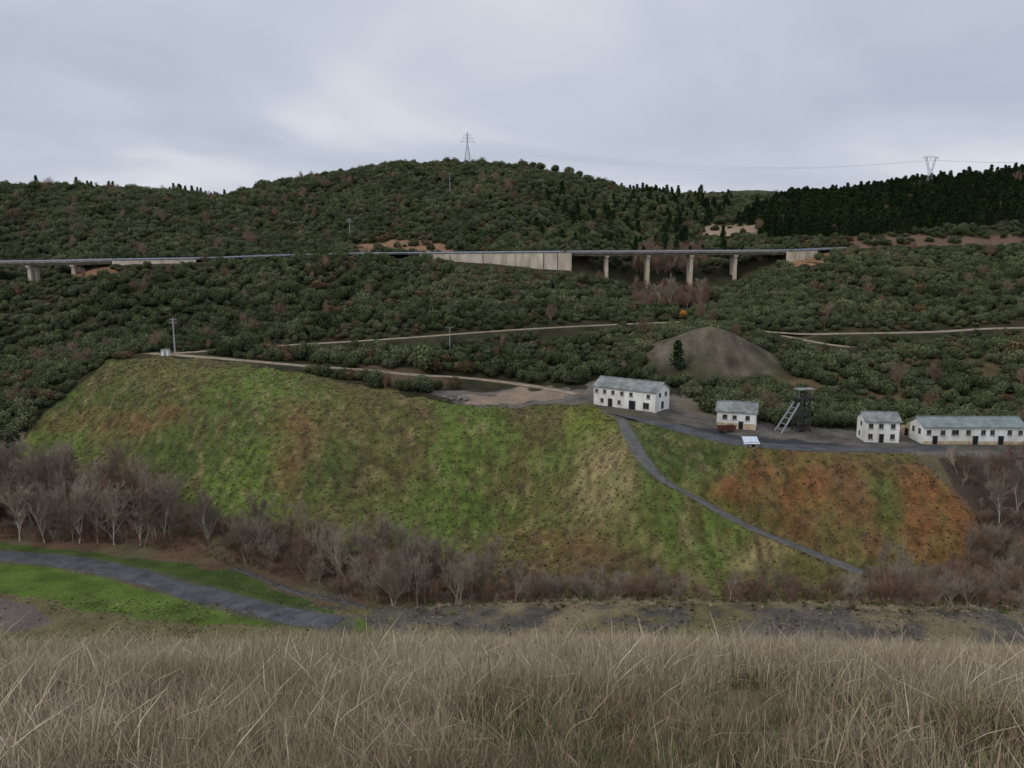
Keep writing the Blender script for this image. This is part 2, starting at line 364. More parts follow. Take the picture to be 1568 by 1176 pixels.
M['bark'] = foliage('bare_branches', [(0, T(srgb(122,110,97))), (.5, T(srgb(150,138,123))), (1, T(srgb(178,166,150)))], .05)
M['birchbark'] = foliage('pale_birch_bark', [(0, T(srgb(170,162,150))), (1, T(srgb(205,198,186)))], .05)
M['twigr'] = foliage('brown_twigs', [(0, T(srgb(116,94,78))), (.5, T(srgb(138,115,98))), (1, T(srgb(158,138,120)))], .05)
M['straw'] = foliage('dry_grass', [(0, T(srgb(146,127,102))), (.35, T(srgb(174,157,131))), (.7, T(srgb(198,183,158))), (1, T(srgb(216,203,180)))], .35)
M['ggrass'] = foliage('green_grass', [(0, T(srgb(98,106,66))), (.5, T(srgb(118,122,80))), (1, T(srgb(146,142,102)))], .3)
M['egreen'] = foliage('slope_grass', [(0, T(srgb(78,96,42))), (.5, T(srgb(96,114,50))), (1, T(srgb(118,122,66)))], .05)
M['ebrown'] = foliage('slope_weeds', [(0, T(srgb(62,54,42))), (.5, T(srgb(86,72,54))), (1, T(srgb(112,94,70)))], .05)
M['sapl'] = foliage('sapling_leaves', [(0, T(srgb(60,62,42))), (1, T(srgb(88,88,58)))], .05)

# ------------------------------------------------------------------ mesh tools
def mesh_obj(name, V_, F_, mats, shade=None, mi=None, link=True, smooth_=False):
    me = bpy.data.meshes.new(name)
    me.from_pydata([tuple(map(float, v)) for v in V_], [], [tuple(map(int, f)) for f in F_])
    for m in (mats if isinstance(mats, (list, tuple)) else [mats]): me.materials.append(m)
    if shade is not None:
        a = me.attributes.new('shade', 'FLOAT', 'POINT'); a.data.foreach_set('value', np.array(shade, dtype=np.float32))
    if mi is not None: me.polygons.foreach_set('material_index', np.array(mi, dtype=np.int32))
    if smooth_: me.polygons.foreach_set('use_smooth', [True]*len(me.polygons))
    me.update()
    o = bpy.data.objects.new(name, me)
    if link: scene.collection.objects.link(o)
    return o
class MB:
    def __init__(s): s.v = []; s.f = []; s.m = []; s.sh = []
    def box(s, c, sz, m=0, R=None):
        k = len(s.v); c = Vector(c)
        for dx in (-.5, .5):
            for dy in (-.5, .5):
                for dz in (-.5, .5):
                    p = Vector((dx*sz[0], dy*sz[1], dz*sz[2]))
                    if R: p = R @ p
                    s.v.append(p+c)
        for q in ((0,1,3,2),(4,6,7,5),(0,4,5,1),(2,3,7,6),(0,2,6,4),(1,5,7,3)):
            s.f.append([k+i for i in q]); s.m.append(m)
    def beam(s, p, q, r0, r1=None, n=4, m=0, sh=1.0):
        r1 = r0 if r1 is None else r1
        p = Vector(p); q = Vector(q); d = (q-p)
        if d.length < 1e-6: return
        d.normalize(); a = d.orthogonal().normalized(); b = d.cross(a); k = len(s.v)
        for c, r in ((p, r0), (q, r1)):
            for i in range(n):
                t = 2*math.pi*i/n; s.v.append(c+(a*math.cos(t)+b*math.sin(t))*r); s.sh.append(sh)
        for i in range(n):
            s.f.append([k+i, k+(i+1) % n, k+n+(i+1) % n, k+n+i]); s.m.append(m)
        if n > 3:
            s.f.append([k+i for i in range(n)][::-1]); s.f.append([k+n+i for i in range(n)]); s.m += [m, m]
    def poly(s, pts, m=0):
        k = len(s.v); s.v += [Vector(p) for p in pts]; s.f.append(list(range(k, k+len(pts)))); s.m.append(m)
    def obj(s, name, mats, parent=None, shade=False, link=True):
        o = mesh_obj(name, s.v, s.f, mats, shade=s.sh if shade else None, mi=s.m, link=link)
        if parent: o.parent = parent
        return o
def empty(name, loc, yaw=0):
    e = bpy.data.objects.new(name, None); e.location = loc; e.rotation_euler = (0, 0, yaw); e.empty_display_size = .5
    scene.collection.objects.link(e); return e

nr, nc = Z.shape
co = np.stack([XX, YY, Z], -1).reshape(-1, 3).astype(np.float32)
ii, jj = np.meshgrid(np.arange(nr-1), np.arange(nc-1), indexing='ij')
base = (ii*nc+jj).ravel()
faces = np.stack([base, base+1, base+nc+1, base+nc], 1).astype(np.int32)
me = bpy.data.meshes.new('ground_terrain')
me.vertices.add(len(co)); me.vertices.foreach_set('co', co.ravel())
me.loops.add(faces.size); me.loops.foreach_set('vertex_index', faces.ravel())
me.polygons.add(len(faces)); me.polygons.foreach_set('loop_start', np.arange(0, faces.size, 4, dtype=np.int32))
me.polygons.foreach_set('use_smooth', np.ones(len(faces), bool))
me.update(calc_edges=True)
ca = me.color_attributes.new('Col', 'FLOAT_COLOR', 'POINT')
rgba = np.concatenate([col.reshape(-1, 3), np.ones((len(co), 1))], 1).astype(np.float32)
ca.data.foreach_set('color', rgba.ravel())
me.materials.append(mg)
g = bpy.data.objects.new('ground_terrain', me); scene.collection.objects.link(g)

for name, c, w, mk_, lift in ROADS:
    n = len(c); t = np.gradient(c[:, :2], axis=0); t /= np.linalg.norm(t, axis=1)[:, None]+1e-9
    nrm = np.stack([-t[:, 1], t[:, 0]], 1)
    wl = w/2*(1+.5*(vn(np.arange(n)/3.5, np.zeros(n), 5)-.5)+.1*(rng.random(n)-.5)); wr = w/2*(1+.5*(vn(np.arange(n)/3.5, np.zeros(n), 6)-.5)+.1*(rng.random(n)-.5))
    vs = []; fs = []; K = 4
    for i in range(n):
        for k in range(K+1):
            f_ = -1+2*k/K
            o_ = nrm[i]*f_*(wr[i] if f_ > 0 else wl[i])
            x, y = c[i, 0]+o_[0], c[i, 1]+o_[1]
            vs.append((x, y, c[i, 2]+lift-(.14 if abs(f_) == 1 else 0)))
    for i in range(n-1):
        for k in range(K): a = i*(K+1)+k; fs.append((a, a+1, a+K+2, a+K+1))
    mesh_obj(name, vs, fs, M[mk_], smooth_=True)

# ------------------------------------------------------------------ plant prototypes
def icos(r, c, seed):
    import bmesh
    bm = bmesh.new(); bmesh.ops.create_icosphere(bm, subdivisions=1, radius=r)
    vs = [np.array(v.co)*(1+.25*(random.random()-.5))+c for v in bm.verts]; fs = [[v.index for v in f.verts] for f in bm.faces]
    bm.free(); return vs, fs
def crown_proto(name, mat, seed, ncl=8, leaves=75, leaf=.13, flat=.72, trunk=True, link=False, core=True, base=.1):
    r = np.random.default_rng(seed); random.seed(seed)
    v = []; f = []; sh = []; mi = []
    cl = []
    for i in range(ncl):
        a = r.uniform(0, 2*math.pi); rr = r.uniform(.15, .62) if i else 0
        cl.append((np.array([math.cos(a)*rr, math.sin(a)*rr, base+flat*r.uniform(.35, .85)-rr*.35]), r.uniform(.3, .48)))
    for c, cr in cl:
        if core:
            iv, jf = icos(cr*.82, c, 0); k = len(v); v += iv; f += [[k+q for q in t] for t in jf]
            sh += [.5*(.6+.6*x[2]) for x in iv]; mi += [0]*len(jf)  # painted shade: crown interior darkened in colour, lighter upward
        tone = r.uniform(.8, 1.2)
        for i in range(leaves):
            d = r.normal(size=3); d /= np.linalg.norm(d)
            if d[2] < -.5: d[2] *= -1
            p = c+d*cr*r.uniform(.8, 1.13)
            nn = d+r.normal(size=3)*.55; nn /= np.linalg.norm(nn)
            t = np.cross(nn, r.normal(size=3)); t /= np.linalg.norm(t)+1e-9; bb = np.cross(nn, t)
            s_ = leaf*r.uniform(.6, 1.25)
            k = len(v); v += [p-t*s_*.5, p+bb*s_*.35, p+t*s_*.6, p-bb*s_*.4]; f.append([k, k+1, k+2, k+3]); mi.append(0)
            q = tone*r.uniform(.75, 1.25)*(.5+.8*np.clip((p[2]-base)/.9, 0, 1)); sh += [q]*4  # random leaf tone times painted light: tops brighter, undersides darker
    if trunk:
        mb = MB(); mb.beam((0, 0, -.3), (.03, .02, .35), .07, .05, 6)
        for c, cr in cl: mb.beam((.03, .02, .25), c, .04, .015, 4)
        k = len(v); v += mb.v; f += [[k+q for q in t] for t in mb.f]; sh += [.5]*len(mb.v); mi += [1]*len(mb.f)
    return mesh_obj(name, v, f, [M[mat], M['bark']], shade=sh, mi=mi, link=link)
def pine_proto(name, seed, tall=2.6, link=False):
    r = np.random.default_rng(seed); v = []; f = []; sh = []; mi = []
    mb = MB(); mb.beam((0, 0, -.3), (0, 0, tall*.95), .06, .012, 6)
    for lev in range(15):
        z = .3+lev/15*(tall-.4); R_ = (.85*(1-(z/tall))**.8+.06)*r.uniform(.8, 1.12)
        nb = 9
        for b_ in range(nb):
            a = r.uniform(0, 6.28); R2 = R_*r.uniform(.7, 1.1)
            e = np.array([math.cos(a)*R2, math.sin(a)*R2, z-.12*R2+.04])
            mb.beam((0, 0, z), e, .012, .004, 3)
            for k_ in range(10):
                tt = r.uniform(.25, 1.05); p = np.array([0, 0, z])*(1-tt)+e*tt+r.normal(size=3)*.045
                nn = np.array([0, 0, 1])+r.normal(size=3)*.6; nn /= np.linalg.norm(nn)
                t = np.cross(nn, r.normal(size=3)); t /= np.linalg.norm(t); bb = np.cross(nn, t); s_ = r.uniform(.14, .25)
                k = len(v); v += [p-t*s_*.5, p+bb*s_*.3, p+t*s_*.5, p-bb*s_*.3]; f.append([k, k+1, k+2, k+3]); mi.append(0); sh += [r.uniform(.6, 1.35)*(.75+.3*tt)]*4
    k = len(v); v += mb.v; f += [[k+q for q in t] for t in mb.f]; sh += [.4]*len(mb.v); mi += [1]*len(mb.f)
    return mesh_obj(name, v, f, [M['pine'], M['bark']], shade=sh, mi=mi, link=link)
def bare_proto(name, mat, seed, hgt=1.0, trunk=.018, spread=.5, depth=4, kids=5, multi=1, link=False, white=False):
    random.seed(seed); mb = MB()
    def br(p, d, ln, r, lv):
        segs = 3 if lv < depth-1 else 2; pts = [p]
        for i in range(segs):
            d = (d+Vector((random.gauss(0, .12), random.gauss(0, .12), random.gauss(.05, .08)))).normalized()
            q = pts[-1]+d*ln/segs
            r2 = r*(1-.3*(i+1)/segs)
            mb.beam(pts[-1], q, r*(1-.3*i/segs), r2, 5 if lv == 0 else 3, 1 if (white and lv < 2) else 0, 1.1 if lv < 2 else random.uniform(.8, 1.15))
            pts.append(q)
        if lv < depth:
            n = kids+(3 if lv == 0 else 0)
            for i in range(n):
                t = random.uniform(.3, 1.0)*segs; j = min(int(t), segs-1); o_ = pts[j].lerp(pts[j+1], t-j)
                a = random.uniform(0, 6.283); sp = spread*random.uniform(.6, 1.3)
                ax = d.orthogonal().normalized(); ax.rotate(Matrix.Rotation(a, 3, d))
                nd = (d*math.cos(sp)+ax*math.sin(sp)); nd.z += .15; nd.normalize()
                br(o_, nd, ln*random.uniform(.42, .68), max(r*.45, .0015), lv+1)
    for k in range(multi):
        d = Vector((random.gauss(0, .06 if multi == 1 else .35), random.gauss(0, .06 if multi == 1 else .35), 1)).normalized()
        br(Vector((random.gauss(0, .03)*(multi > 1), random.gauss(0, .03)*(multi > 1), -.03)), d, hgt*random.uniform(.5, .62), trunk, 0)
    return mb.obj(name, [M[mat], M['birchbark']], shade=True, link=link)
def tuft_proto(name, mat, seed, n=34, h=.45, spread=.16, w=.0045, lean=.35):
    r = np.random.default_rng(seed); v = []; f = []; sh = []
    for i in range(n):
        a = r.uniform(0, 6.28); rr = spread*math.sqrt(r.random()); p = np.array([math.cos(a)*rr, math.sin(a)*rr, -.03])
        hh = h*r.uniform(.3, 1.2); la = r.uniform(0, 6.28); ld = np.array([math.cos(la), math.sin(la), 0])*hh*lean*abs(r.normal(0, .7))
        wa = r.uniform(0, 6.28); wd = np.array([math.cos(wa), math.sin(wa), 0])*w*r.uniform(.6, 1.3)
        k = len(v); N = 3; tone = r.uniform(.62, 1.3)
        for s_ in range(N+1):
            t = s_/N; c = p+np.array([0, 0, hh*t*(1-.12*t)])+ld*t*t; ww = wd*(1-.75*t)
            if s_ == N-1 and i % 4 == 0: ww = wd*1.8
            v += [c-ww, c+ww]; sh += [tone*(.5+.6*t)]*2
        for s_ in range(N): a_ = k+2*s_; f.append([a_, a_+1, a_+3, a_+2])
    return mesh_obj(name, v, f, [M[mat]], shade=sh, link=False)
def coll(name, objs):
    c = bpy.data.collections.new(name)
    for o in objs: c.objects.link(o)
    return c

def instancer(name, pts, scl, idx, collection, tilt=0.0, rz=None):
    n = len(pts)
    me = bpy.data.meshes.new(name); me.vertices.add(n); me.vertices.foreach_set('co', np.asarray(pts, np.float32).ravel())
    rot = np.zeros((n, 3), np.float32); rot[:, 2] = rng.uniform(0, 6.28, n) if rz is None else rz
    rot[:, 0] = rng.normal(0, tilt, n) if tilt else 0; rot[:, 1] = rng.normal(0, tilt, n) if tilt else 0
    a = me.attributes.new('rot', 'FLOAT_VECTOR', 'POINT'); a.data.foreach_set('vector', rot.ravel())
    a = me.attributes.new('scl', 'FLOAT_VECTOR', 'POINT'); a.data.foreach_set('vector', np.asarray(scl, np.float32).ravel())
    a = me.attributes.new('idx', 'INT', 'POINT'); a.data.foreach_set('value', np.asarray(idx, np.int32))
    o = bpy.data.objects.new(name, me); scene.collection.objects.link(o)
    ng = bpy.data.node_groups.new(name+'_scatter', 'GeometryNodeTree')
    ng.interface.new_socket('Geometry', in_out='INPUT', socket_type='NodeSocketGeometry')
    ng.interface.new_socket('Geometry', in_out='OUTPUT', socket_type='NodeSocketGeometry')
    gi = ng.nodes.new('NodeGroupInput'); go = ng.nodes.new('NodeGroupOutput')
    ip = ng.nodes.new('GeometryNodeInstanceOnPoints'); ci = ng.nodes.new('GeometryNodeCollectionInfo')
    ci.inputs['Collection'].default_value = collection; ci.inputs['Separate Children'].default_value = True; ci.inputs['Reset Children'].default_value = True
    def na(nm, ty):
        x = ng.nodes.new('GeometryNodeInputNamedAttribute'); x.data_type = ty; x.inputs['Name'].default_value = nm
        return [q for q in x.outputs if q.enabled and q.name == 'Attribute'][0]
    e2r = ng.nodes.new('FunctionNodeEulerToRotation')
    ng.links.new(gi.outputs[0], ip.inputs['Points']); ng.links.new(ci.outputs[0], ip.inputs['Instance']); ip.inputs['Pick Instance'].default_value = True
    ng.links.new(na('idx', 'INT'), ip.inputs['Instance Index']); ng.links.new(na('rot', 'FLOAT_VECTOR'), e2r.inputs[0]); ng.links.new(e2r.outputs[0], ip.inputs['Rotation'])
    ng.links.new(na('scl', 'FLOAT_VECTOR'), ip.inputs['Scale']); ng.links.new(ip.outputs[0], go.inputs[0])
    md = o.modifiers.new('scatter', 'NODES'); md.node_group = ng
    return o

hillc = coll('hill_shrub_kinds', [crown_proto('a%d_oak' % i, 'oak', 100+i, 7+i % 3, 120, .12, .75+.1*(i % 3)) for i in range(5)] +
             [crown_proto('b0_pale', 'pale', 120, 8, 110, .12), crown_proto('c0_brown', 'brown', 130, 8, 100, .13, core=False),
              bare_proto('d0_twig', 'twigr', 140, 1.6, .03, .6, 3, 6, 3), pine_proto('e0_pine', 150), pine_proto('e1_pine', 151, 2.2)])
# ------------------------------------------------------------------ hill vegetation
def jgrid(x0, x1, y0, y1, sp):
    gx, gy = np.meshgrid(np.arange(x0, x1, sp), np.arange(y0, y1, sp))
    gx = gx+rng.uniform(-.5, .5, gx.shape)*sp; gy = gy+rng.uniform(-.5, .5, gy.shape)*sp
    return gx.ravel(), gy.ravel()
xs = []; ys = []
for (ya, yb, sp) in ((190, 300, 3.0), (300, 450, 3.5), (450, 860, 4.1)):
    a, b_ = jgrid(-yb*.95, yb*.95, ya, yb, sp); k = np.abs(a) < b_*.85+10; xs.append(a[k]); ys.append(b_[k])
x = np.concatenate(xs); y = np.concatenate(ys); z = H(x, y)
u, v = proj(x, y, z)
sky_y = np.interp(x/(y+OFF), S, KY[14])
ok = (y < sky_y+30)
ok &= ~inpoly(u, v, [(p[0], p[1]) for p in EMB]) | (y > 262)
YARD = [(560,575),(700,590),(890,590),(905,575),(1040,600),(1100,640),(1180,650),(1300,657),(1700,657),(1800,720),(1150,720),(900,640),(640,625)]
ok &= ~(inpoly(u, v, YARD) & (y < 262))
ok &= ~((y < 204) & (u > 0)) ; ok &= ~((u <= 0) & (y < 215))
for b in (B1, B2, B3, B4): ok &= np.hypot(x-b[0], y-b[1]) > 9
ok &= np.hypot(x-B4[0]-7, y-B4[1]) > 9; ok &= np.hypot(x-B4[0]+7, y-B4[1]) > 9
rd = np.full(x.shape, 99.0)
for name, c, w, mk_, lift in ROADS:
    if name == 'dirt_track':
        for k in range(0, len(c), 2):
            dx = x-c[k, 0]; dy = y-c[k, 1]
            d = np.hypot(dx, np.where(dy < 0, dy*.5, dy)); rd = np.minimum(rd, d-w/2)
gap = (fbm(x, y, 16, 201) > -.06) & (y > 262)
ok &= ~((rd < 3.0) & ~(gap & (rd > .9)))
ok &= ~((x-mc[0])**2/23**2+(y-mc[1]-6)**2/18**2 < 1)
VP = [(-250,405,371),(0,402,371),(90,401,371),(180,399,372),(305,397,375),(420,393,380),(530,390,385),(650,389,386),(760,388,384),(872,387,382),(1030,386,392),(1195,385,402),(1270,382,415),(1400,378,424),(1600,376,430)]
vp = resample([W(*p) for p in VP], 2.0)
cy = np.interp(x, vp[:, 0], vp[:, 1])
ok &= ~((y > cy-8.5) & (y < cy+6.5))
ok &= ~(inpoly(u, v, [(540,372),(640,366),(700,376),(705,388),(540,388)]) & (y > 385) & (y < 450) & (rng.random(x.shape) < .8))
ok &= ~(inpoly(u, v, [(1075,344),(1160,344),(1160,362),(1075,364)]) & (rng.random(x.shape) < .85))
ok &= ~(inpoly(u, v, [(1300,362),(1560,358),(1560,379),(1300,380)]) & (rng.random(x.shape) < .6))
ok &= ~(inpoly(u, v, [(1195,386),(1270,382),(1290,398),(1200,414)]) & (y < 425) & (rng.random(x.shape) < .8))
ok &= ~(inpoly(u, v, [(50,413),(180,402),(185,418),(60,438)]) & (rng.random(x.shape) < .6))
open_ = inpoly(u, v, [(1160,560),(1240,575),(1500,535),(1560,560),(1568,610),(1540,630),(1380,625),(1320,612),(1160,615)]) & (y < 300)
ok &= ~(open_ & (rng.random(x.shape) < .55) & (fbm(x, y, 9, 241) > -.12))
dens = fbm(x, y, 28, 211)
ok &= ~((dens < -.2) & (rng.random(x.shape) < .35))
ok &= ~((fbm(x, y, 11, 213) < -.22) & (rng.random(x.shape) < .6))
ok &= ~((u > 690) & (u < 880) & (y > cy-16-6*fbm(x, y, 8, 251)*2) & (y < cy))
ok &= ~((u > 180) & (u < 300) & (y > cy-14) & (y < cy))
x, y, z, u, v, rd = x[ok], y[ok], z[ok], u[ok], v[ok], rd[ok]
n = len(x)
r = rng.random(n)
idx = rng.integers(0, 5, n)
pn = fbm(x, y, 60, 221)+fbm(x, y, 12, 222)*.6
idx = np.where(r < .08+.16*(pn > .08), 5, idx)
idx = np.where((r > .97-.12*(pn < -.12)), 6, idx)
idx = np.where((r > .985) | ((u > 970) & (u < 1080) & (v > 385) & (v < 475) & (r > .4)), 7, idx)
pz = inpoly(u, v, [(1120,345),(1180,315),(1290,280),(1700,190),(2600,150),(2600,350),(1560,345),(1300,365),(1180,368)])
idx = np.where(pz & (r < .97), 8+(r > .45), idx)
pine2 = (v > 300) & (v < 400) & (u > 820) & (u < 1120) & (r < .10)
idx = np.where(pine2, 8, idx)
big = fbm(x, y, 22, 231)
sc = rng.uniform(1.8, 3.8, n)*(1+big*.9)*1.12
sc = np.where(rng.random(n) < .22, sc*.6, sc)
sc = np.where(rng.random(n) < .05, sc*1.35, sc)
sc = np.where(idx >= 8, rng.uniform(2.2, 3.7, n), sc)
sc = np.where(idx == 7, rng.uniform(3, 5, n), sc)
sc = np.where(y > 450, sc*1.1, sc)
sc = np.where((rd < 6) & (y > 262), np.minimum(sc, 2.2), sc)
scl = np.stack([sc*rng.uniform(.85, 1.15, n), sc*rng.uniform(.85, 1.15, n), sc*rng.uniform(.85, 1.25, n)], 1)
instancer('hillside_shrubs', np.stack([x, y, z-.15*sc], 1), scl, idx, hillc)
print('hill shrubs', n)

px = []
for (ua, ub, k_) in ((115,150,3),(165,175,2),(255,345,13),(55,60,1)):
    for i in range(k_):
        uu = ua+(ub-ua)*(i+rng.uniform(.1, .9))/k_; s_, t_ = ray(uu, 297); yy = float(np.interp(s_*610/630, S, KY[14]))-2
        xx = s_*yy; px.append((xx, yy, float(H(xx, yy))-.3))
px = np.array(px); sk = rng.uniform(2.6, 3.8, len(px))
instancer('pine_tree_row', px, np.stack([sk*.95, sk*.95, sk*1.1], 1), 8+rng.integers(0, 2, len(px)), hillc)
def place(name, me_obj, uv, sc_, y0, y1, lift=0, rot=None):
    o = bpy.data.objects.new(name, me_obj.data); p = P(uv[0], uv[1], y0, y1)
    o.location = (p[0], p[1], p[2]-.05*sc_+lift); o.scale = (sc_, sc_, sc_) if not isinstance(sc_, tuple) else sc_
    o.rotation_euler = (0, 0, rng.uniform(0, 6.28) if rot is None else rot); scene.collection.objects.link(o); return o
oakA = crown_proto('oakA', 'oak', 301, 13, 240, .085, .95); oakB = crown_proto('oakB', 'oak', 302, 14, 240, .085, .9)
org = crown_proto('org', 'orange', 303, 9, 160, .1, 1.1, core=False); brn = crown_proto('brn', 'brown', 304, 11, 200, .085, .95, core=False)
umb = crown_proto('umb', 'oak', 305, 9, 120, .12, .5, base=.75)
pineA = pine_proto('pineA', 306, 2.6)
for (uu, vv_, s_) in ((815,266,5.2),(828,268,5.6),(850,271,5.4),(872,274,5.8),(886,277,5.0)):
    place('umbrella_oak_tree', umb, (uu, vv_+5), s_, 600, 760, lift=1.0)
for (uu, vv_, s_, mm, nm) in ((620,597,3.2,oakA,'holm_oak_tree'),(645,600,4.2,oakB,'holm_oak_tree'),(668,596,2.6,oakA,'holm_oak_tree'),(697,596,3.3,brn,'brown_leaved_oak_tree'),(890,578,3.4,oakA,'holm_oak_tree'),
    (935,566,3.0,brn,'brown_leaved_oak_tree'),(1046,488,2.9,org,'autumn_tree'),(1060,598,2.6,oakB,'holm_oak_tree'),(1088,612,2.4,oakA,'holm_oak_tree'),(1150,602,3.2,oakB,'holm_oak_tree'),(1270,655,4.2,oakA,'holm_oak_tree'),(1293,652,3.6,oakB,'holm_oak_tree'),(1250,640,3.0,oakA,'holm_oak_tree'),(1575,660,4,oakA,'holm_oak_tree'),(1332,640,3.8,oakB,'holm_oak_tree'),(1180,640,3.2,oakA,'holm_oak_tree')):
    place(nm, mm, (uu, vv_), s_, 205, 330)
place('conifer_tree', pineA, (1037,568), 4.0, 215, 300)

# ------------------------------------------------------------------ bare trees in the valley
barec = coll('bare_tree_kinds', [bare_proto('a%d' % i, 'bark', 400+i, 1.0, .012, .5, 4, 5) for i in range(4)] +
             [bare_proto('b%d' % i, 'twigr', 410+i, .9, .012, .6, 3, 6, 4) for i in range(3)] + [bare_proto('c0', 'bark', 420, .9, .01, .5, 3, 6, 5)])
def scatter_poly(poly, y0, y1, sp, box):
    a, b_ = jgrid(box[0], box[1], y0, y1, sp); zz = H(a, b_); uu, vv_ = proj(a, b_, zz)
    k = inpoly(uu, vv_, poly); return a[k], b_[k], zz[k], uu[k], vv_[k]
bp_ = []; bs_ = []; bi_ = []
def add_bare(poly, y0, y1, sp, smin, smax, kinds, box, thin=0.0):
    a, b_, c_, _, _ = scatter_poly(poly, y0, y1, sp, box)
    k = ~((fbm(a, b_, 9, 511) < thin-.15) & (rng.random(len(a)) < .8)) if thin else np.ones(len(a), bool)
    a, b_, c_ = a[k], b_[k], c_[k]
    s_ = smin+(smax-smin)*rng.random(len(a))**1.5; bp_.append(np.stack([a, b_, c_], 1)); bs_.append(np.stack([s_*rng.uniform(.8, 1.1, len(a))]*2+[s_], 1)); bi_.append(rng.choice(kinds, len(a)))
BX = (-190, 190)
add_bare([(-900,700),(-10,735),(100,740),(200,760),(270,790),(285,835),(200,840),(100,832),(0,824),(-900,815)], 140, 225, 3.3, 8, 14.5, [0,1,2,3,0,1,2,3,5], (-230, 0), .04)
add_bare([(-900,690),(0,712),(140,735),(270,775),(400,822),(520,850),(640,880),(640,925),(560,925),(500,905),(420,885),(330,862),(280,845),(0,828),(-900,815)], 140, 225, 2.5, 2.2, 5.0, [4,5,6,4,5,7], (-230, 0))
add_bare([(300,800),(400,825),(520,845),(640,868),(760,895),(740,930),(560,930),(500,908),(400,872),(310,850)], 138, 180, 3.3, 6, 11.5, [0,1,2,3,4,7], BX, .06)
add_bare([(640,866),(800,888),(960,908),(1320,915),(1320,930),(900,922),(760,925),(640,925)], 134, 165, 2.2, 2.2, 6.5, [0,4,5,6,7,7], BX, .08)
add_bare([(600,840),(900,885),(1320,905),(1320,918),(960,912),(800,893),(640,872)], 134, 165, 3.8, 1.2, 3.8, [4,5,6,7], BX, .1)
add_bare([(1330,885),(1400,872),(1500,850),(1568,830),(2300,800),(2300,935),(1568,938),(1330,925)], 132, 180, 2.6, 3, 8.5, [0,1,2,4,5,6,7], (50, 230))
add_bare([(1500,830),(1505,790),(1450,715),(1568,705),(2300,700),(2300,840),(1568,840)], 145, 185, 3.2, 2.5, 7, [0,1,4,5,6,7], (80, 230))
bp_ = np.concatenate(bp_); bs_ = np.concatenate(bs_); bi_ = np.concatenate(bi_)
instancer('leafless_thicket', bp_, bs_, bi_, barec, tilt=.09)
birch = bare_proto('birch', 'bark', 431, 1.0, .011, .42, 4, 6, 1, white=True); birch2 = bare_proto('birch2', 'bark', 433, 1.0, .011, .5, 4, 6, 1, white=True)
for (uu, vv_, s_, mm) in ((388,845,15,birch),(322,838,14,birch2),(578,868,13,birch),(250,828,15,birch2),(480,870,12,birch2),(510,880,12,birch),(30,830,15,birch),(70,832,14,birch2),(175,835,15,birch),(120,832,14,birch2),(215,836,15,birch),(1025,470,14,birch2),(1075,465,14,birch),(1010,468,12,birch),(1530,800,11,birch),(1560,790,12,birch2)):
    place('bare_birch_tree', mm, (uu, vv_), s_, 135 if vv_ > 600 else 300, 420)

# ------------------------------------------------------------------ low weeds on slopes
weed = coll('weed_kinds', [crown_proto('a0', 'egreen', 501, 3, 26, .3, .4, trunk=False, core=False), crown_proto('a1', 'ebrown', 502, 3, 26, .3, .4, trunk=False, core=False),
     tuft_proto('b0', 'egreen', 503, 26, 1.0, .6, .05, 1.2), tuft_proto('b1', 'straw', 504, 26, 1.0, .6, .04, 1.2), tuft_proto('c0', 'ebrown', 505, 26, 1.0, .6, .05, 1.2), crown_proto('d0', 'sapl', 506, 4, 30, .28, .8, base=.15, core=False)])
def roadless(a, b_): return road_w[np.clip(np.searchsorted(Y, b_)-1, 0, len(Y)-1), np.clip(np.searchsorted(S, a/(b_+OFF))-1, 0, len(S)-1)] < .1
a, b_, c_, uu, vv_ = scatter_poly(EMB, 138, 262, .8, (-190, 150))
rows = (np.abs(((c_*1.0+fbm(a, b_, 22, 133)*4) % 1.0)-.5) < .17)
kp = (rows & (rng.random(len(a)) < .5)) | (rng.random(len(a)) < .25)
kp &= roadless(a, b_)
a, b_, c_ = a[kp], b_[kp], c_[kp]
gi_ = np.clip(np.searchsorted(Y, b_), 0, len(Y)-1); gj_ = np.clip(np.searchsorted(S, a/(b_+OFF)), 0, len(S)-1)
cc = col[gi_, gj_]; grn = cc[:, 1] > cc[:, 0]*.98
r = rng.random(len(a))
ix = np.where(grn, np.where(r < .55, 2, np.where(r < .7, 0, np.where(r < .85, 4, 3))), np.where(r < .3, 1, np.where(r < .55, 4, np.where(r < .85, 3, 2))))
s_ = rng.uniform(.15, .42, len(a))
instancer('embankment_weeds', np.stack([a, b_, c_-.02], 1), np.stack([s_]*3, 1), ix, weed)
# planted saplings in contour rows
gx, gy = np.meshgrid(np.arange(-190, 150, 1.7), np.arange(138, 262, 2.5))
gx = gx+(np.arange(gy.shape[0])[:, None] % 2)*.85+rng.normal(0, .4, gx.shape); gy = gy+rng.normal(0, .35, gy.shape)+3*fbm(gx, gy*0, 25, 611)
a = gx.ravel(); b_ = gy.ravel(); c_ = H(a, b_); uu, vv_ = proj(a, b_, c_)
kp = inpoly(uu, vv_, EMB) & roadless(a, b_) & (rng.random(len(a)) < np.clip(.6+fbm(a, b_, 14, 621)*2.5, .1, .95))
a, b_, c_ = a[kp], b_[kp], c_[kp]; s_ = rng.uniform(.16, .32, len(a))
instancer('planted_saplings', np.stack([a, b_, c_], 1), np.stack([s_, s_, s_*1.3], 1), np.full(len(a), 5), weed)
a, b_ = jgrid(-120, 130, 112, 138, .8); k = rng.random(len(a)) < .4+fbm(a, b_, 8, 311)*1.5; a, b_ = a[k], b_[k]; c_ = H(a, b_)
r = rng.random(len(a)); s_ = rng.uniform(.12, .4, len(a))*np.where((b_ > 128) & (a > -15), 1.9, 1)
instancer('terrace_weeds', np.stack([a, b_, c_], 1), np.stack([s_]*3, 1), np.where(r < .55, 3, np.where(r < .8, 4, 2)), weed)
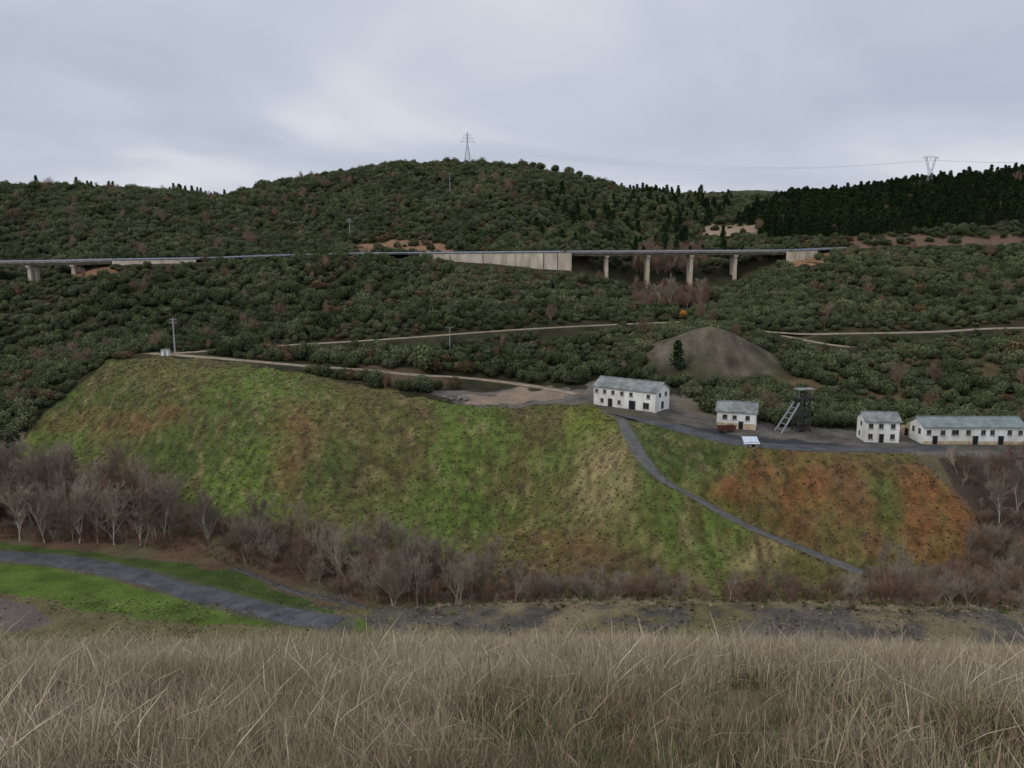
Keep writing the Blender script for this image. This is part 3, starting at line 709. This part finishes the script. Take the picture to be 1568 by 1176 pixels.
def rock(nm, seed):
    random.seed(seed); iv, jf = icos(.5, np.zeros(3), 0)
    return mesh_obj(nm, [q*np.array([1, .8, .6]) for q in iv], jf, [M['rock']], link=False)
rocks = coll('rock_kinds', [rock('r%d' % i, i) for i in range(4)])
a, b_ = jgrid(-60, 130, 114, 150, 1.3); k = rng.random(len(a)) < .16; a, b_ = a[k], b_[k]
a2, b2, _, _, _ = scatter_poly([(900,600),(1300,655),(1300,690),(1150,686),(1060,662),(950,632)], 180, 240, 1.6, (0, 120)); k = rng.random(len(a2)) < .25
a3, b3 = jgrid(-90, -82, 150, 152.5, .8); a4, b4 = jgrid(-40, -30, 141, 146, .9)
a = np.concatenate([a, a2[k], a3, a4]); b_ = np.concatenate([b_, b2[k], b3, b4]); s_ = rng.uniform(.15, .5, len(a))
instancer('scattered_rocks', np.stack([a, b_, H(a, b_)], 1), np.stack([s_]*3, 1), rng.integers(0, 4, len(a)), rocks)

# ------------------------------------------------------------------ foreground grass
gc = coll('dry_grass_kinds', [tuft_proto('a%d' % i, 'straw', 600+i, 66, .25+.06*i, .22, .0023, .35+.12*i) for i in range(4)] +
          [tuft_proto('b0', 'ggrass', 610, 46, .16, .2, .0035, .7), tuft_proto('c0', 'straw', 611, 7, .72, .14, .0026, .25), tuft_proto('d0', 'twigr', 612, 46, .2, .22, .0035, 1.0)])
xs = []; ys = []
for (ya, yb, sp) in ((3, 9, .125), (9, 16, .17), (16, 27, .23), (27, 60, .8)):
    a, b_ = jgrid(-yb*1.0-2, yb*1.0+2, ya, yb, sp); k = np.abs(a) < b_*.78+2; xs.append(a[k]); ys.append(b_[k])
x = np.concatenate(xs); y = np.concatenate(ys); z = H(x, y); n = len(x)
r = rng.random(n); idx = rng.integers(0, 4, n)
gp = fbm(x, y, 3.0, 401)+np.interp(x, [-4, 2, 5], [-.2, .0, .07])-np.interp(y, [5, 12], [0, .2])
idx = np.where((gp > .08) & (r < .65), 4, idx)
dp = fbm(x, y, 1.8, 411)
idx = np.where((dp > .12) & (r > .5), 6, idx)
idx = np.where(r > .983, 5, idx)
s_ = rng.uniform(.5, 1.15, n)*(1+fbm(x, y, 2.2, 421)*1.5)*np.interp(y, [4, 10, 20], [1.1, .95, .75])
s_ = np.where(y > 27, s_*1.6, s_)
keep = rng.random(n) < np.clip(.85+fbm(x, y, 1.2, 431)*1.8, .25, 1)
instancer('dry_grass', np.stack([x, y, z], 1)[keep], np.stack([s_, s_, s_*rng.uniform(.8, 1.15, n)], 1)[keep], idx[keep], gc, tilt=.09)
print('grass', keep.sum())

# ------------------------------------------------------------------ viaduct / road
def extrude_path(mb, path, prof, m=0):
    t = np.gradient(path[:, :2], axis=0); t /= np.linalg.norm(t, axis=1)[:, None]
    nr_ = np.stack([t[:, 1], -t[:, 0]], 1)
    k0 = len(mb.v); K = len(prof)
    for i in range(len(path)):
        for (o_, z_) in prof: mb.v.append(Vector((path[i, 0]+nr_[i, 0]*o_, path[i, 1]+nr_[i, 1]*o_, path[i, 2]+z_)))
    for i in range(len(path)-1):
        for k in range(K):
            a = k0+i*K+k; b = k0+i*K+(k+1) % K; mb.f.append([a, b, b+K, a+K]); mb.m.append(m)
    mb.f.append([k0+k for k in range(K)]); mb.m.append(m); e = k0+(len(path)-1)*K; mb.f.append([e+k for k in range(K)][::-1]); mb.m.append(m)
def rect(o0, o1, z0, z1): return [(o0, z0), (o1, z0), (o1, z1), (o0, z1)]
def seg(u0, u1):
    pu, _ = proj(vp[:, 0], vp[:, 1], vp[:, 2]); k = (pu >= u0) & (pu <= u1); return vp[k]
def at_u(u0):
    pu, _ = proj(vp[:, 0], vp[:, 1], vp[:, 2]); return np.array([np.interp(u0, pu, vp[:, k]) for k in range(3)])
mb = MB(); extrude_path(mb, vp, rect(-5, 5, -.25, 0.0)); mb.obj('hillside_road', [M['asphalt']])
def rails(parent, path):
    mb = MB()
    for o_ in (-4.8, 4.8):
        extrude_path(mb, path, rect(o_-.06, o_+.06, .45, .95))
    t = np.gradient(path[:, :2], axis=0); t /= np.linalg.norm(t, axis=1)[:, None]; nr_ = np.stack([t[:, 1], -t[:, 0]], 1)
    for i in range(0, len(path)):
        for o_ in (-4.65, 4.65): mb.box((path[i, 0]+nr_[i, 0]*o_, path[i, 1]+nr_[i, 1]*o_, path[i, 2]+.35), (.14, .14, .9))
    o = mb.obj('guard_rail', [M['rail']], parent); return o
def pier(mb, p, width=2.2, thick=1.4, top=-2.0, cap=True):
    g_ = min(float(H(p[0], p[1]-1.0)), float(H(p[0], p[1]+1.0)))-1
    k = len(mb.v)
    for (zz, sx) in ((g_, 1.12), (p[2]+top, 1.0)):
        for dx, dy in ((-1, -1), (1, -1), (1, 1), (-1, 1)): mb.v.append(Vector((p[0]+dx*thick/2*sx, p[1]+dy*width/2*sx, zz)))
    for q in ((0,1,5,4),(1,2,6,5),(2,3,7,6),(3,0,4,7),(4,5,6,7)): mb.f.append([k+i for i in q]); mb.m.append(0)
def viaduct(name, u0, u1, piers):
    e = empty(name, (0, 0, 0)); path = seg(u0, u1)
    mb = MB(); extrude_path(mb, path, rect(-5.3, 5.3, -.55, -.27)); extrude_path(mb, path, rect(4.95, 5.35, -.262, .35)); extrude_path(mb, path, rect(-5.35, -4.95, -.262, .35)); mb.obj('deck_slab', [M['conc_dark']], e)
    mb = MB()
    for o_ in (-3.6, -1.2, 1.2, 3.6): extrude_path(mb, path, rect(o_-.35, o_+.35, -1.55, -.56))
    mb.obj('girders', [M['conc_dark']], e)
    mb = MB()
    for pu in piers:
        p = at_u(pu); pier(mb, (p[0], p[1]-2.6, p[2]), 1.7, 1.5, -2.4); pier(mb, (p[0], p[1]+2.6, p[2]), 1.7, 1.5, -2.4)
        mb.box((p[0], p[1], p[2]-1.98), (2.0, 9.0, .8))
    mb.obj('piers', [M['concrete']], e)
    rails(e, path)
viaduct('road_viaduct', 868, 1200, [928, 991, 1057, 1124])
viaduct('road_viaduct', -240, 182, [-130, -60, 50, 117])
e = empty('roadside_guard_rail', (0, 0, 0)); rails(e, seg(182, 868))
e = empty('roadside_guard_rail', (0, 0, 0)); rails(e, seg(1200, 1290))
def retwall(name, ups):
    e = empty(name, (0, 0, 0)); mb = MB(); mb2 = MB()
    for i in range(len(ups)-1):
        (ua, ha), (ub, hb) = ups[i], ups[i+1]
        pa = at_u(ua); pb = at_u(ub); d = pb-pa; L_ = math.hypot(d[0], d[1]); yaw = math.atan2(d[1], d[0]); R_ = Matrix.Rotation(yaw, 3, 'Z')
        nrm = np.array([d[1], -d[0]])/L_
        c = (pa+pb)/2; h_ = (ha+hb)/2
        off = 5.7+.3*(i % 2)
        mb.box((c[0]+nrm[0]*off, c[1]+nrm[1]*off, c[2]-h_/2-.1), (L_-.12, .6, h_), 0, R_)
        mb.box((pb[0]+nrm[0]*(off+.35), pb[1]+nrm[1]*(off+.35), pb[2]-hb/2-.2), (.35, .7, hb), 0, R_)
        mb2.box((c[0]+nrm[0]*(off), c[1]+nrm[1]*(off), c[2]+.08), (L_-.02, .9, .3), 0, R_)
    mb.obj('wall_panels', [M['concrete']], e); mb2.obj('coping', [M['conc_dark']], e)
retwall('retaining_wall', [(645,2.5),(665,4),(690,5.5),(712,7),(740,8.5),(770,10),(790,10.5),(812,11),(832,11.5),(852,12),(872,12)])
retwall('retaining_wall', [(180,4),(205,4),(230,4),(258,3.6),(282,3.2),(305,3)])
retwall('bridge_abutment', [(1194,7),(1205,6),(1218,5),(1236,3.5)])

# ------------------------------------------------------------------ buildings
def building(name, p, yaw, Lx, Wy, hgt, rh, wins, wall='white', roof='roof', doors=(), sidewins=(), plinth=None, rib=.6):
    e = empty(name, p, yaw)
    mb = MB(); x0, x1, y0, y1 = -Lx/2, Lx/2, -Wy/2, Wy/2; zb = -1.6
    mb.poly([(x0,y0,zb),(x1,y0,zb),(x1,y0,hgt),(x0,y0,hgt)]); mb.poly([(x1,y1,zb),(x0,y1,zb),(x0,y1,hgt),(x1,y1,hgt)])
    mb.poly([(x1,y0,zb),(x1,y1,zb),(x1,y1,hgt),(x1,0,hgt+rh),(x1,y0,hgt)]); mb.poly([(x0,y1,zb),(x0,y0,zb),(x0,y0,hgt),(x0,0,hgt+rh),(x0,y1,hgt)])
    mb.obj('walls', [M[wall]], e)
    mb = MB(); ov = .45; sl = rh/(Wy/2)
    n = int((Lx+2*ov)/rib)
    for sgn in (-1, 1):
        ye = sgn*(Wy/2+ov); ze = hgt-sl*ov+.06; zr = hgt+rh+.06
        for i in range(n):
            xa = x0-ov+i*(Lx+2*ov)/n; xb = x0-ov+(i+1)*(Lx+2*ov)/n; xm = (xa+xb)/2
            for (xa_, xb_, za, zb_) in ((xa, xm, 0, .06), (xm, xb, .06, 0)):
                mb.poly([(xa_,ye,ze+za),(xb_,ye,ze+zb_),(xb_,0,zr+zb_),(xa_,0,zr+za)])
        mb.poly([(x0-ov,ye,ze-.14),(x1+ov,ye,ze-.14),(x1+ov,ye,ze),(x0-ov,ye,ze)]); mb.poly([(x0-ov,ye,ze-.14),(x1+ov,ye,ze-.14),(x1+ov,0,zr-.14),(x0-ov,0,zr-.14)])
        for xx in (x0-ov, x1+ov): mb.poly([(xx,ye,ze-.14),(xx,ye,ze),(xx,0,zr),(xx,0,zr-.14)])
    mb.box((0, 0, hgt+rh+.14), (Lx+2*ov, .4, .12)); mb.obj('roof', [M[roof]], e)
    mg_ = MB(); mf = MB()
    def win(face, a, zc, w, h):
        if face == 'f': 
            mf.box((a, y0-.02, zc), (w+.24, .1, h+.24)); mg_.box((a, y0-.06, zc), (w, .06, h)); mf.box((a, y0-.1, zc), (.06, .03, h)); mf.box((a, y0-.12, zc-h/2-.15), (w+.4, .22, .08))
        else:
            sx = x1 if face == 'r' else x0; sg = 1 if face == 'r' else -1
            mf.box((sx+sg*.02, a, zc), (.1, w+.24, h+.24)); mg_.box((sx+sg*.06, a, zc), (.06, w, h)); mf.box((sx+sg*.1, a, zc), (.03, .06, h))
    for (a, zc, w, h) in wins: win('f', a, zc, w, h)
    for (fc, a, zc, w, h) in sidewins: win(fc, a, zc, w, h)
    for (a, w, h) in doors: mf.box((a, y0-.02, h/2), (w+.3, .1, h+.16)); mg_.box((a, y0-.07, h/2), (w, .06, h))
    if wins or sidewins or doors: mg_.obj('window_panes', [M['glass']], e); mf.obj('window_frames', [M['frame']], e)
    if plinth:
        mp_ = MB(); mp_.box((0, y0-.03, plinth/2-.8), (Lx+.1, .06, plinth+1.6)); mp_.obj('plinth', [M['cream']], e)
    return e
w1 = [(-8.6,4.0,.7,.8),(-6.0,4.0,.8,.9),(-3.4,4.0,.8,.9),(-.6,4.0,.8,.9),(2.2,4.0,.8,.9),(7.4,4.0,.8,.9),(-6.8,1.5,.8,.9),(-1.4,1.5,.8,.9),(6.8,1.4,1.6,1.5)]
building('white_mine_building', B1, math.radians(-38), 19.0, 8, 5.4, 2.0, w1, doors=[(-4.2,1.2,2.2),(2.6,1.8,2.3)], sidewins=[('r',-1.6,4.2,.9,1),('r',1.8,4.2,.9,1),('r',0,1.4,1.2,1.8)])
building('small_mine_building', B2, math.radians(-20), 9.6, 6.5, 4.6, 1.9, [(-2.8,3.0,1,1),(-.4,3.0,.9,.9),(2.8,3.0,.9,1.0)], wall='white', doors=[(1.2,1.0,2.0)], sidewins=[('r',0,2.7,.9,1)], plinth=1.5)
building('two_storey_white_house', B3, math.radians(-6), 8.0, 6.5, 5.4, 1.6, [(-2.8,4.1,.9,1.0),(-.4,4.1,.9,1.0),(2.4,4.1,.9,1.0),(-2.8,1.5,.9,1.1),(2.4,1.5,.9,1.1)], doors=[(-.2,1.0,2.1)], sidewins=[('l',0,4.1,.9,1.0),('l',1,1.5,.9,1.0)])
w4 = [(-11,3.0,.9,1.0),(-7.6,2.9,.9,1.1),(-4.6,3.0,1.5,1.1),(-1.4,3.0,.9,1.1),(2.2,3.0,.9,1.1),(4.4,3.0,.9,1.1),(8.6,3.0,.9,1.1),(11.2,3.0,.9,1.0)]
building('long_white_mine_building', B4, math.radians(-1), 24.5, 7, 4.5, 1.7, w4, roof='roofg', doors=[(-9.4,1.1,2.1),(.4,1.2,2.1),(6.6,1.2,2.1)], sidewins=[('l',-1.5,2.9,1,1.2),('l',1.6,2.9,1,1.2)], plinth=.8)
p = P(1386, 668, 180, 230); e = empty('ruined_wall', p)
mb = MB(); mb.box((0, 0, 1.2), (2.2, .4, 3.4)); mb.box((-1.2, 1.2, .9), (.4, 2.6, 2.8)); mb.box((.7, 0, 3.2), (.8, .38, .7)); mb.obj('masonry', [M['cream']], e)
mb = MB(); mb.box((.1, -.23, 1.2), (.9, .06, 1.9)); mb.obj('opening', [M['glass']], e)
p = P(1149, 683, 176, 220); e = empty('small_shed', p)
mb = MB(); mb.box((0, 0, .5), (3.0, 2.2, 1.3)); mb.obj('walls', [M['frame']], e)
mb = MB(); mb.box((0, -.1, 1.4), (3.6, 3.0, .12), 0, Matrix.Rotation(.4, 3, 'X')); mb.obj('roof', [M['blue']], e)
mb = MB(); mb.box((.4, -1.12, .4), (.8, .05, .8)); mb.obj('door', [M['glass']], e)
p = P(1112, 662, 176, 215); e = empty('rusted_mine_wagon', p, .2)
mb = MB(); mb.poly([(-2,-.8,.6),(2,-.8,.6),(2.3,-1,1.7),(-2.3,-1,1.7)]); mb.poly([(2,.8,.6),(-2,.8,.6),(-2.3,1,1.7),(2.3,1,1.7)]); mb.poly([(2,-.8,.6),(2,.8,.6),(2.3,1,1.7),(2.3,-1,1.7)]); mb.poly([(-2,.8,.6),(-2,-.8,.6),(-2.3,-1,1.7),(-2.3,1,1.7)]); mb.poly([(-2,-.8,.6),(-2,.8,.6),(2,.8,.6),(2,-.8,.6)]); mb.obj('tub', [M['rust']], e)
mb = MB()
for sx in (-1.2, 1.2):
    for sy in (-.7, .7): mb.beam((sx, sy-.08, .35), (sx, sy+.08, .35), .35, n=12)
    mb.beam((sx, -.7, .35), (sx, .7, .35), .08)
mb.obj('wheels', [M['steel']], e)
# headframe
e = empty('mine_headframe', HF, math.radians(12)); mb = MB()
T_ = 8.6
for sx in (-1, 1):
    for sy in (-1, 1): mb.beam((sx*1.7, sy*1.5, -.5), (sx*1.35, sy*1.2, T_), .24)
for k in range(4):
    za = k*T_/4; zb_ = (k+1)*T_/4
    for (ax, ay, bx, by) in ((-1,-1,1,-1),(1,-1,1,1),(1,1,-1,1),(-1,1,-1,-1)):
        fa = 1-.2*za/T_; fb = 1-.2*zb_/T_
        A = (ax*1.7*fa, ay*1.5*fa, za); Bq = (bx*1.7*fb, by*1.5*fb, zb_); C_ = (bx*1.7*fa, by*1.5*fa, za); D_ = (ax*1.7*fb, ay*1.5*fb, zb_)
        mb.beam(A, Bq, .08); mb.beam(D_, Bq, .16)
mb.box((0, 0, T_+.1), (4.6, 3.4, .3)); mb.beam((-2.2, -1.6, T_+1.1), (2.2, -1.6, T_+1.1), .08); mb.beam((-2.2, 1.6, T_+1.1), (2.2, 1.6, T_+1.1), .08)
for sx in (-2.2, 0, 2.2):
    for sy in (-1.6, 1.6): mb.beam((sx, sy, T_), (sx, sy, T_+1.1), .06)
mb.box((0, 0, 4.4), (3.4, 2.9, .25)); mb.box((0.1, 0, 1.2), (2.2, 2.0, 1.6)); mb.obj('tower_frame', [M['steel']], e)
mb = MB()
for sy in (-1, 1):
    mb.beam((-1.5, sy*1.2, T_-1), (-6.8, sy*1.6, -.6), .24)
for k in range(1, 6):
    t = k/6; mb.beam((-1.5-5.3*t, -1.2-.4*t, T_-1-8.2*t), (-1.5-5.3*t, 1.2+.4*t, T_-1-8.2*t), .1)
mb.obj('backstay', [M['lattice']], e)
mb = MB()
for cx in (-.55, .55):
    for i in range(20):
        a0 = i*.31416; a1 = (i+1)*.31416; mb.beam((math.cos(a0)*.95, cx, T_+1.15+math.sin(a0)*.95), (math.cos(a1)*.95, cx, T_+1.15+math.sin(a1)*.95), .09)
    for i in range(6):
        a0 = i*1.047; mb.beam((0, cx, T_+1.15), (math.cos(a0)*.95, cx, T_+1.15+math.sin(a0)*.95), .04)
mb.obj('sheave_wheels', [M['steel']], e)
mb = MB(); mb.box((.3, 0, T_+2.35), (4.6, 2.6, .25)); 
for sx in (-1.6, 2.1):
    for sy in (-1, 1): mb.beam((sx, sy, T_+.2), (sx, sy, T_+2.3), .09)
mb.obj('canopy_roof', [M['roof']], e)

# ------------------------------------------------------------------ pylons, poles, wires
def pylon(name, base, h, w, th, yaw=0):
    e = empty(name, base, yaw); mb = MB()
    def hw(z): return w*(1-.86*min(z/(h*.72), 1)) if z < h*.72 else w*.14
    lv = [0, .16, .3, .42, .52, .6, .66, .72, .79, .86, .93, 1.0]
    for a_, b_ in zip(lv[:-1], lv[1:]):
        za, zb_ = a_*h, b_*h; ra, rb = hw(za), hw(zb_)
        if b_ == 1.0: rb = .05
        cs = [(-1,-1),(1,-1),(1,1),(-1,1)]
        for i in range(4):
            p_, q_ = cs[i], cs[(i+1) % 4]
            mb.beam((p_[0]*ra, p_[1]*ra, za), (p_[0]*rb, p_[1]*rb, zb_), th)
            mb.beam((p_[0]*ra, p_[1]*ra, za), (q_[0]*rb, q_[1]*rb, zb_), th*.55); mb.beam((q_[0]*ra, q_[1]*ra, za), (p_[0]*rb, p_[1]*rb, zb_), th*.55)
            mb.beam((p_[0]*rb, p_[1]*rb, zb_), (q_[0]*rb, q_[1]*rb, zb_), th*.5)
    for (f_, l_) in ((.74, .2), (.83, .15), (.92, .11)):
        for sg in (-1, 1):
            mb.beam((0, 0, f_*h), (sg*l_*h, 0, f_*h+.1), th*.8); mb.beam((0, 0, (f_+.055)*h), (sg*l_*h, 0, f_*h+.1), th*.6); mb.beam((sg*l_*h, 0, f_*h), (sg*l_*h, 0, f_*h-1.6), th*.6)
    mb.obj('lattice', [M['lattice']], e); return e
p1 = P(716, 258, 600, 740); p1[2] -= .5
pylon('power_pylon', p1, 28, 3.0, .15, .15)
# portal type pylon on the right-hand ridge
p2 = P(1422, 291, 500, 640); p2[2] -= .5
e = empty('power_pylon', p2, .25); mb = MB(); h2 = 21
for sg in (-1, 1):
    for k in range(7):
        za, zb_ = k*h2/7, (k+1)*h2/7
        xa, xb = (2.2-1.2*k/4 if k < 4 else 1.0+(k-4)*.9), (2.2-1.2*(k+1)/4 if k+1 < 4 else 1.0+(k+1-4)*.9)
        for dy in (-.7, .7): mb.beam((sg*xa, dy, za), (sg*xb, dy, zb_), .12)
        mb.beam((sg*xa, -.7, za), (sg*xb, .7, zb_), .07); mb.beam((sg*xa, .7, za), (sg*xb, -.7, zb_), .07)
        if k < 5: mb.beam((-sg*xa, -.7, za), (sg*xb, -.7, zb_), .07)
    mb.beam((0, 0, h2+1.0), (sg*6.0, 0, h2), .12); mb.beam((sg*3.7, -.7, h2), (sg*3.7, .7, h2), .1)
mb.beam((-6, 0, h2), (6, 0, h2), .13)
for xx in (-5.6, 0, 5.6): mb.beam((xx, 0, h2), (xx, 0, h2-1.8), .1)
mb.obj('lattice', [M['lattice']], e)
mb = MB()
def wire(a, b, sag, r=.03, n=26):
    pr = None
    for i in range(n+1):
        t = i/n; q = Vector(a)*(1-t)+Vector(b)*t; q.z -= sag*4*t*(1-t)
        if pr is not None: mb.beam(pr, q, r, n=3)
        pr = q
for k, (fa, la, xo) in enumerate(((.74, .2, -5.6), (.83, .15, 0), (.92, .11, 5.6))):
    a = (p1[0]+la*28, p1[1], p1[2]+fa*28-1.6); b = (p2[0]+xo, p2[1], p2[2]+h2-1.8)
    wire(a, b, 12)
    wire(b, (p2[0]+260+xo, p2[1]-60, p2[2]+30), 8)
mb.obj('power_lines', [M['wire']])
def pole(name, uv, h, y0, y1, r=.16, arms=1, mat='wood'):
    p = P(uv[0], uv[1], y0, y1); e = empty(name, p, rng.uniform(-.5, .5)); mb = MB(); mb.beam((0, 0, -.5), (0, 0, h), r, r*.6, 8)
    for k in range(arms):
        z_ = h-.4-k*1.1; mb.beam((-1.3, 0, z_), (1.3, 0, z_), .09); mb.beam((-.8, 0, z_), (0, 0, z_-.7), .05); mb.beam((.8, 0, z_), (0, 0, z_-.7), .05)
        for sx in (-1.2, 0, 1.2): mb.beam((sx, 0, z_), (sx, 0, z_+.35), .07, .05, 6)
    mb.obj('mast', [M[mat]], e); return p
pole('utility_pole', (268,540), 11.5, 235, 300, .3, 2, 'lattice')
pole('utility_pole', (417,551), 5.0, 220, 300, .14)
pole('utility_pole', (536,372), 13, 395, 520, .22, 2, 'lattice')
pole('utility_pole', (689,297), 13, 500, 720, .22, 1, 'lattice')
pole('utility_pole', (689,536), 8, 235, 330, .16, 1, 'lattice')
pole('utility_pole', (1198,352), 9, 420, 620, .18)
pole('utility_pole', (768,261), 7, 650, 760, .16, 1)
p = P(254, 545, 235, 300); e = empty('transformer_hut', p)
mb = MB(); mb.box((0, 0, .9), (2.2, 1.8, 2.2)); mb.obj('walls', [M['white']], e); mb = MB(); mb.box((0, 0, 2.08), (2.6, 2.2, .16)); mb.obj('roof', [M['roof']], e); mb = MB(); mb.box((.2, -.92, .8), (.8, .04, 1.7)); mb.obj('door', [M['frame']], e)
p = P(700, 612, 190, 250); e = empty('rubble_heap', p); mb = MB()
random.seed(3)
for i in range(26): mb.box((random.uniform(-3.5, 3.5), random.uniform(-1.5, 1.5), random.uniform(0, .5)), (random.uniform(.3, .9), random.uniform(.3, .9), random.uniform(.2, .7)), 0, Matrix.Rotation(random.uniform(0, 3), 3, 'Z') @ Matrix.Rotation(random.uniform(-.5, .5), 3, 'X'))
mb.obj('blocks', [M['rock']], e)

# ------------------------------------------------------------------ sky, sun, camera
w = bpy.data.worlds.new('World'); scene.world = w; w.use_nodes = True; nt = w.node_tree; nt.nodes.clear()
out = nt.nodes.new('ShaderNodeOutputWorld'); bg1 = nt.nodes.new('ShaderNodeBackground'); bg2 = nt.nodes.new('ShaderNodeBackground'); mx = nt.nodes.new('ShaderNodeMixShader')
sk = nt.nodes.new('ShaderNodeTexSky'); sk.sky_type = 'NISHITA'; sk.sun_disc = False; sk.sun_elevation = math.radians(42); sk.sun_rotation = math.radians(235)
nt.links.new(sk.outputs[0], bg1.inputs[0]); bg1.inputs[1].default_value = .08
tc = nt.nodes.new('ShaderNodeTexCoord'); sp = nt.nodes.new('ShaderNodeSeparateXYZ'); nt.links.new(tc.outputs['Generated'], sp.inputs[0])
ad = nt.nodes.new('ShaderNodeMath'); ad.operation = 'ADD'; ad.inputs[1].default_value = .15; nt.links.new(sp.outputs[2], ad.inputs[0])
mxm = nt.nodes.new('ShaderNodeMath'); mxm.operation = 'MAXIMUM'; mxm.inputs[1].default_value = .05; nt.links.new(ad.outputs[0], mxm.inputs[0])
dv1 = nt.nodes.new('ShaderNodeMath'); dv1.operation = 'DIVIDE'; dv2 = nt.nodes.new('ShaderNodeMath'); dv2.operation = 'DIVIDE'
nt.links.new(sp.outputs[0], dv1.inputs[0]); nt.links.new(mxm.outputs[0], dv1.inputs[1]); nt.links.new(sp.outputs[1], dv2.inputs[0]); nt.links.new(mxm.outputs[0], dv2.inputs[1])
cb = nt.nodes.new('ShaderNodeCombineXYZ'); nt.links.new(dv1.outputs[0], cb.inputs[0]); nt.links.new(dv2.outputs[0], cb.inputs[1])
no = nt.nodes.new('ShaderNodeTexNoise'); no.inputs['Scale'].default_value = .65; no.inputs['Detail'].default_value = 6; no.inputs['Roughness'].default_value = .46; no.inputs['Distortion'].default_value = .5
nt.links.new(cb.outputs[0], no.inputs['Vector'])
cr = ramp(nt, [(.34, T(srgb(184,192,208))), (.5, T(srgb(201,207,220))), (.66, T(srgb(230,233,239)))])
nt.links.new(no.outputs[0], cr.inputs[0])
nt.links.new(cr.outputs[0], bg2.inputs[0]); bg2.inputs[1].default_value = 1.0
mx.inputs[0].default_value = .9
nt.links.new(bg1.outputs[0], mx.inputs[1]); nt.links.new(bg2.outputs[0], mx.inputs[2]); nt.links.new(mx.outputs[0], out.inputs[0])
sl = bpy.data.lights.new('sun', 'SUN'); sl.energy = 1.0; sl.angle = math.radians(18); sl.color = (1, .96, .9)
so = bpy.data.objects.new('sun', sl); scene.collection.objects.link(so)
az = math.radians(235); el = math.radians(42)
d = Vector((math.sin(az)*math.cos(el), math.cos(az)*math.cos(el), math.sin(el)))
so.rotation_euler = d.to_track_quat('Z', 'Y').to_euler(); so.location = (0, 0, 100)
cam = bpy.data.cameras.new('camera'); cam.sensor_width = 36; cam.lens = F/1568*36; cam.clip_start = .1; cam.clip_end = 6000
cobj = bpy.data.objects.new('camera', cam); scene.collection.objects.link(cobj); cobj.location = (0, 0, 0); cobj.rotation_euler = (math.pi/2-TH, 0, 0)
scene.camera = cobj
scene.view_settings.view_transform = 'Standard'; scene.view_settings.look = 'None'; scene.view_settings.exposure = 0
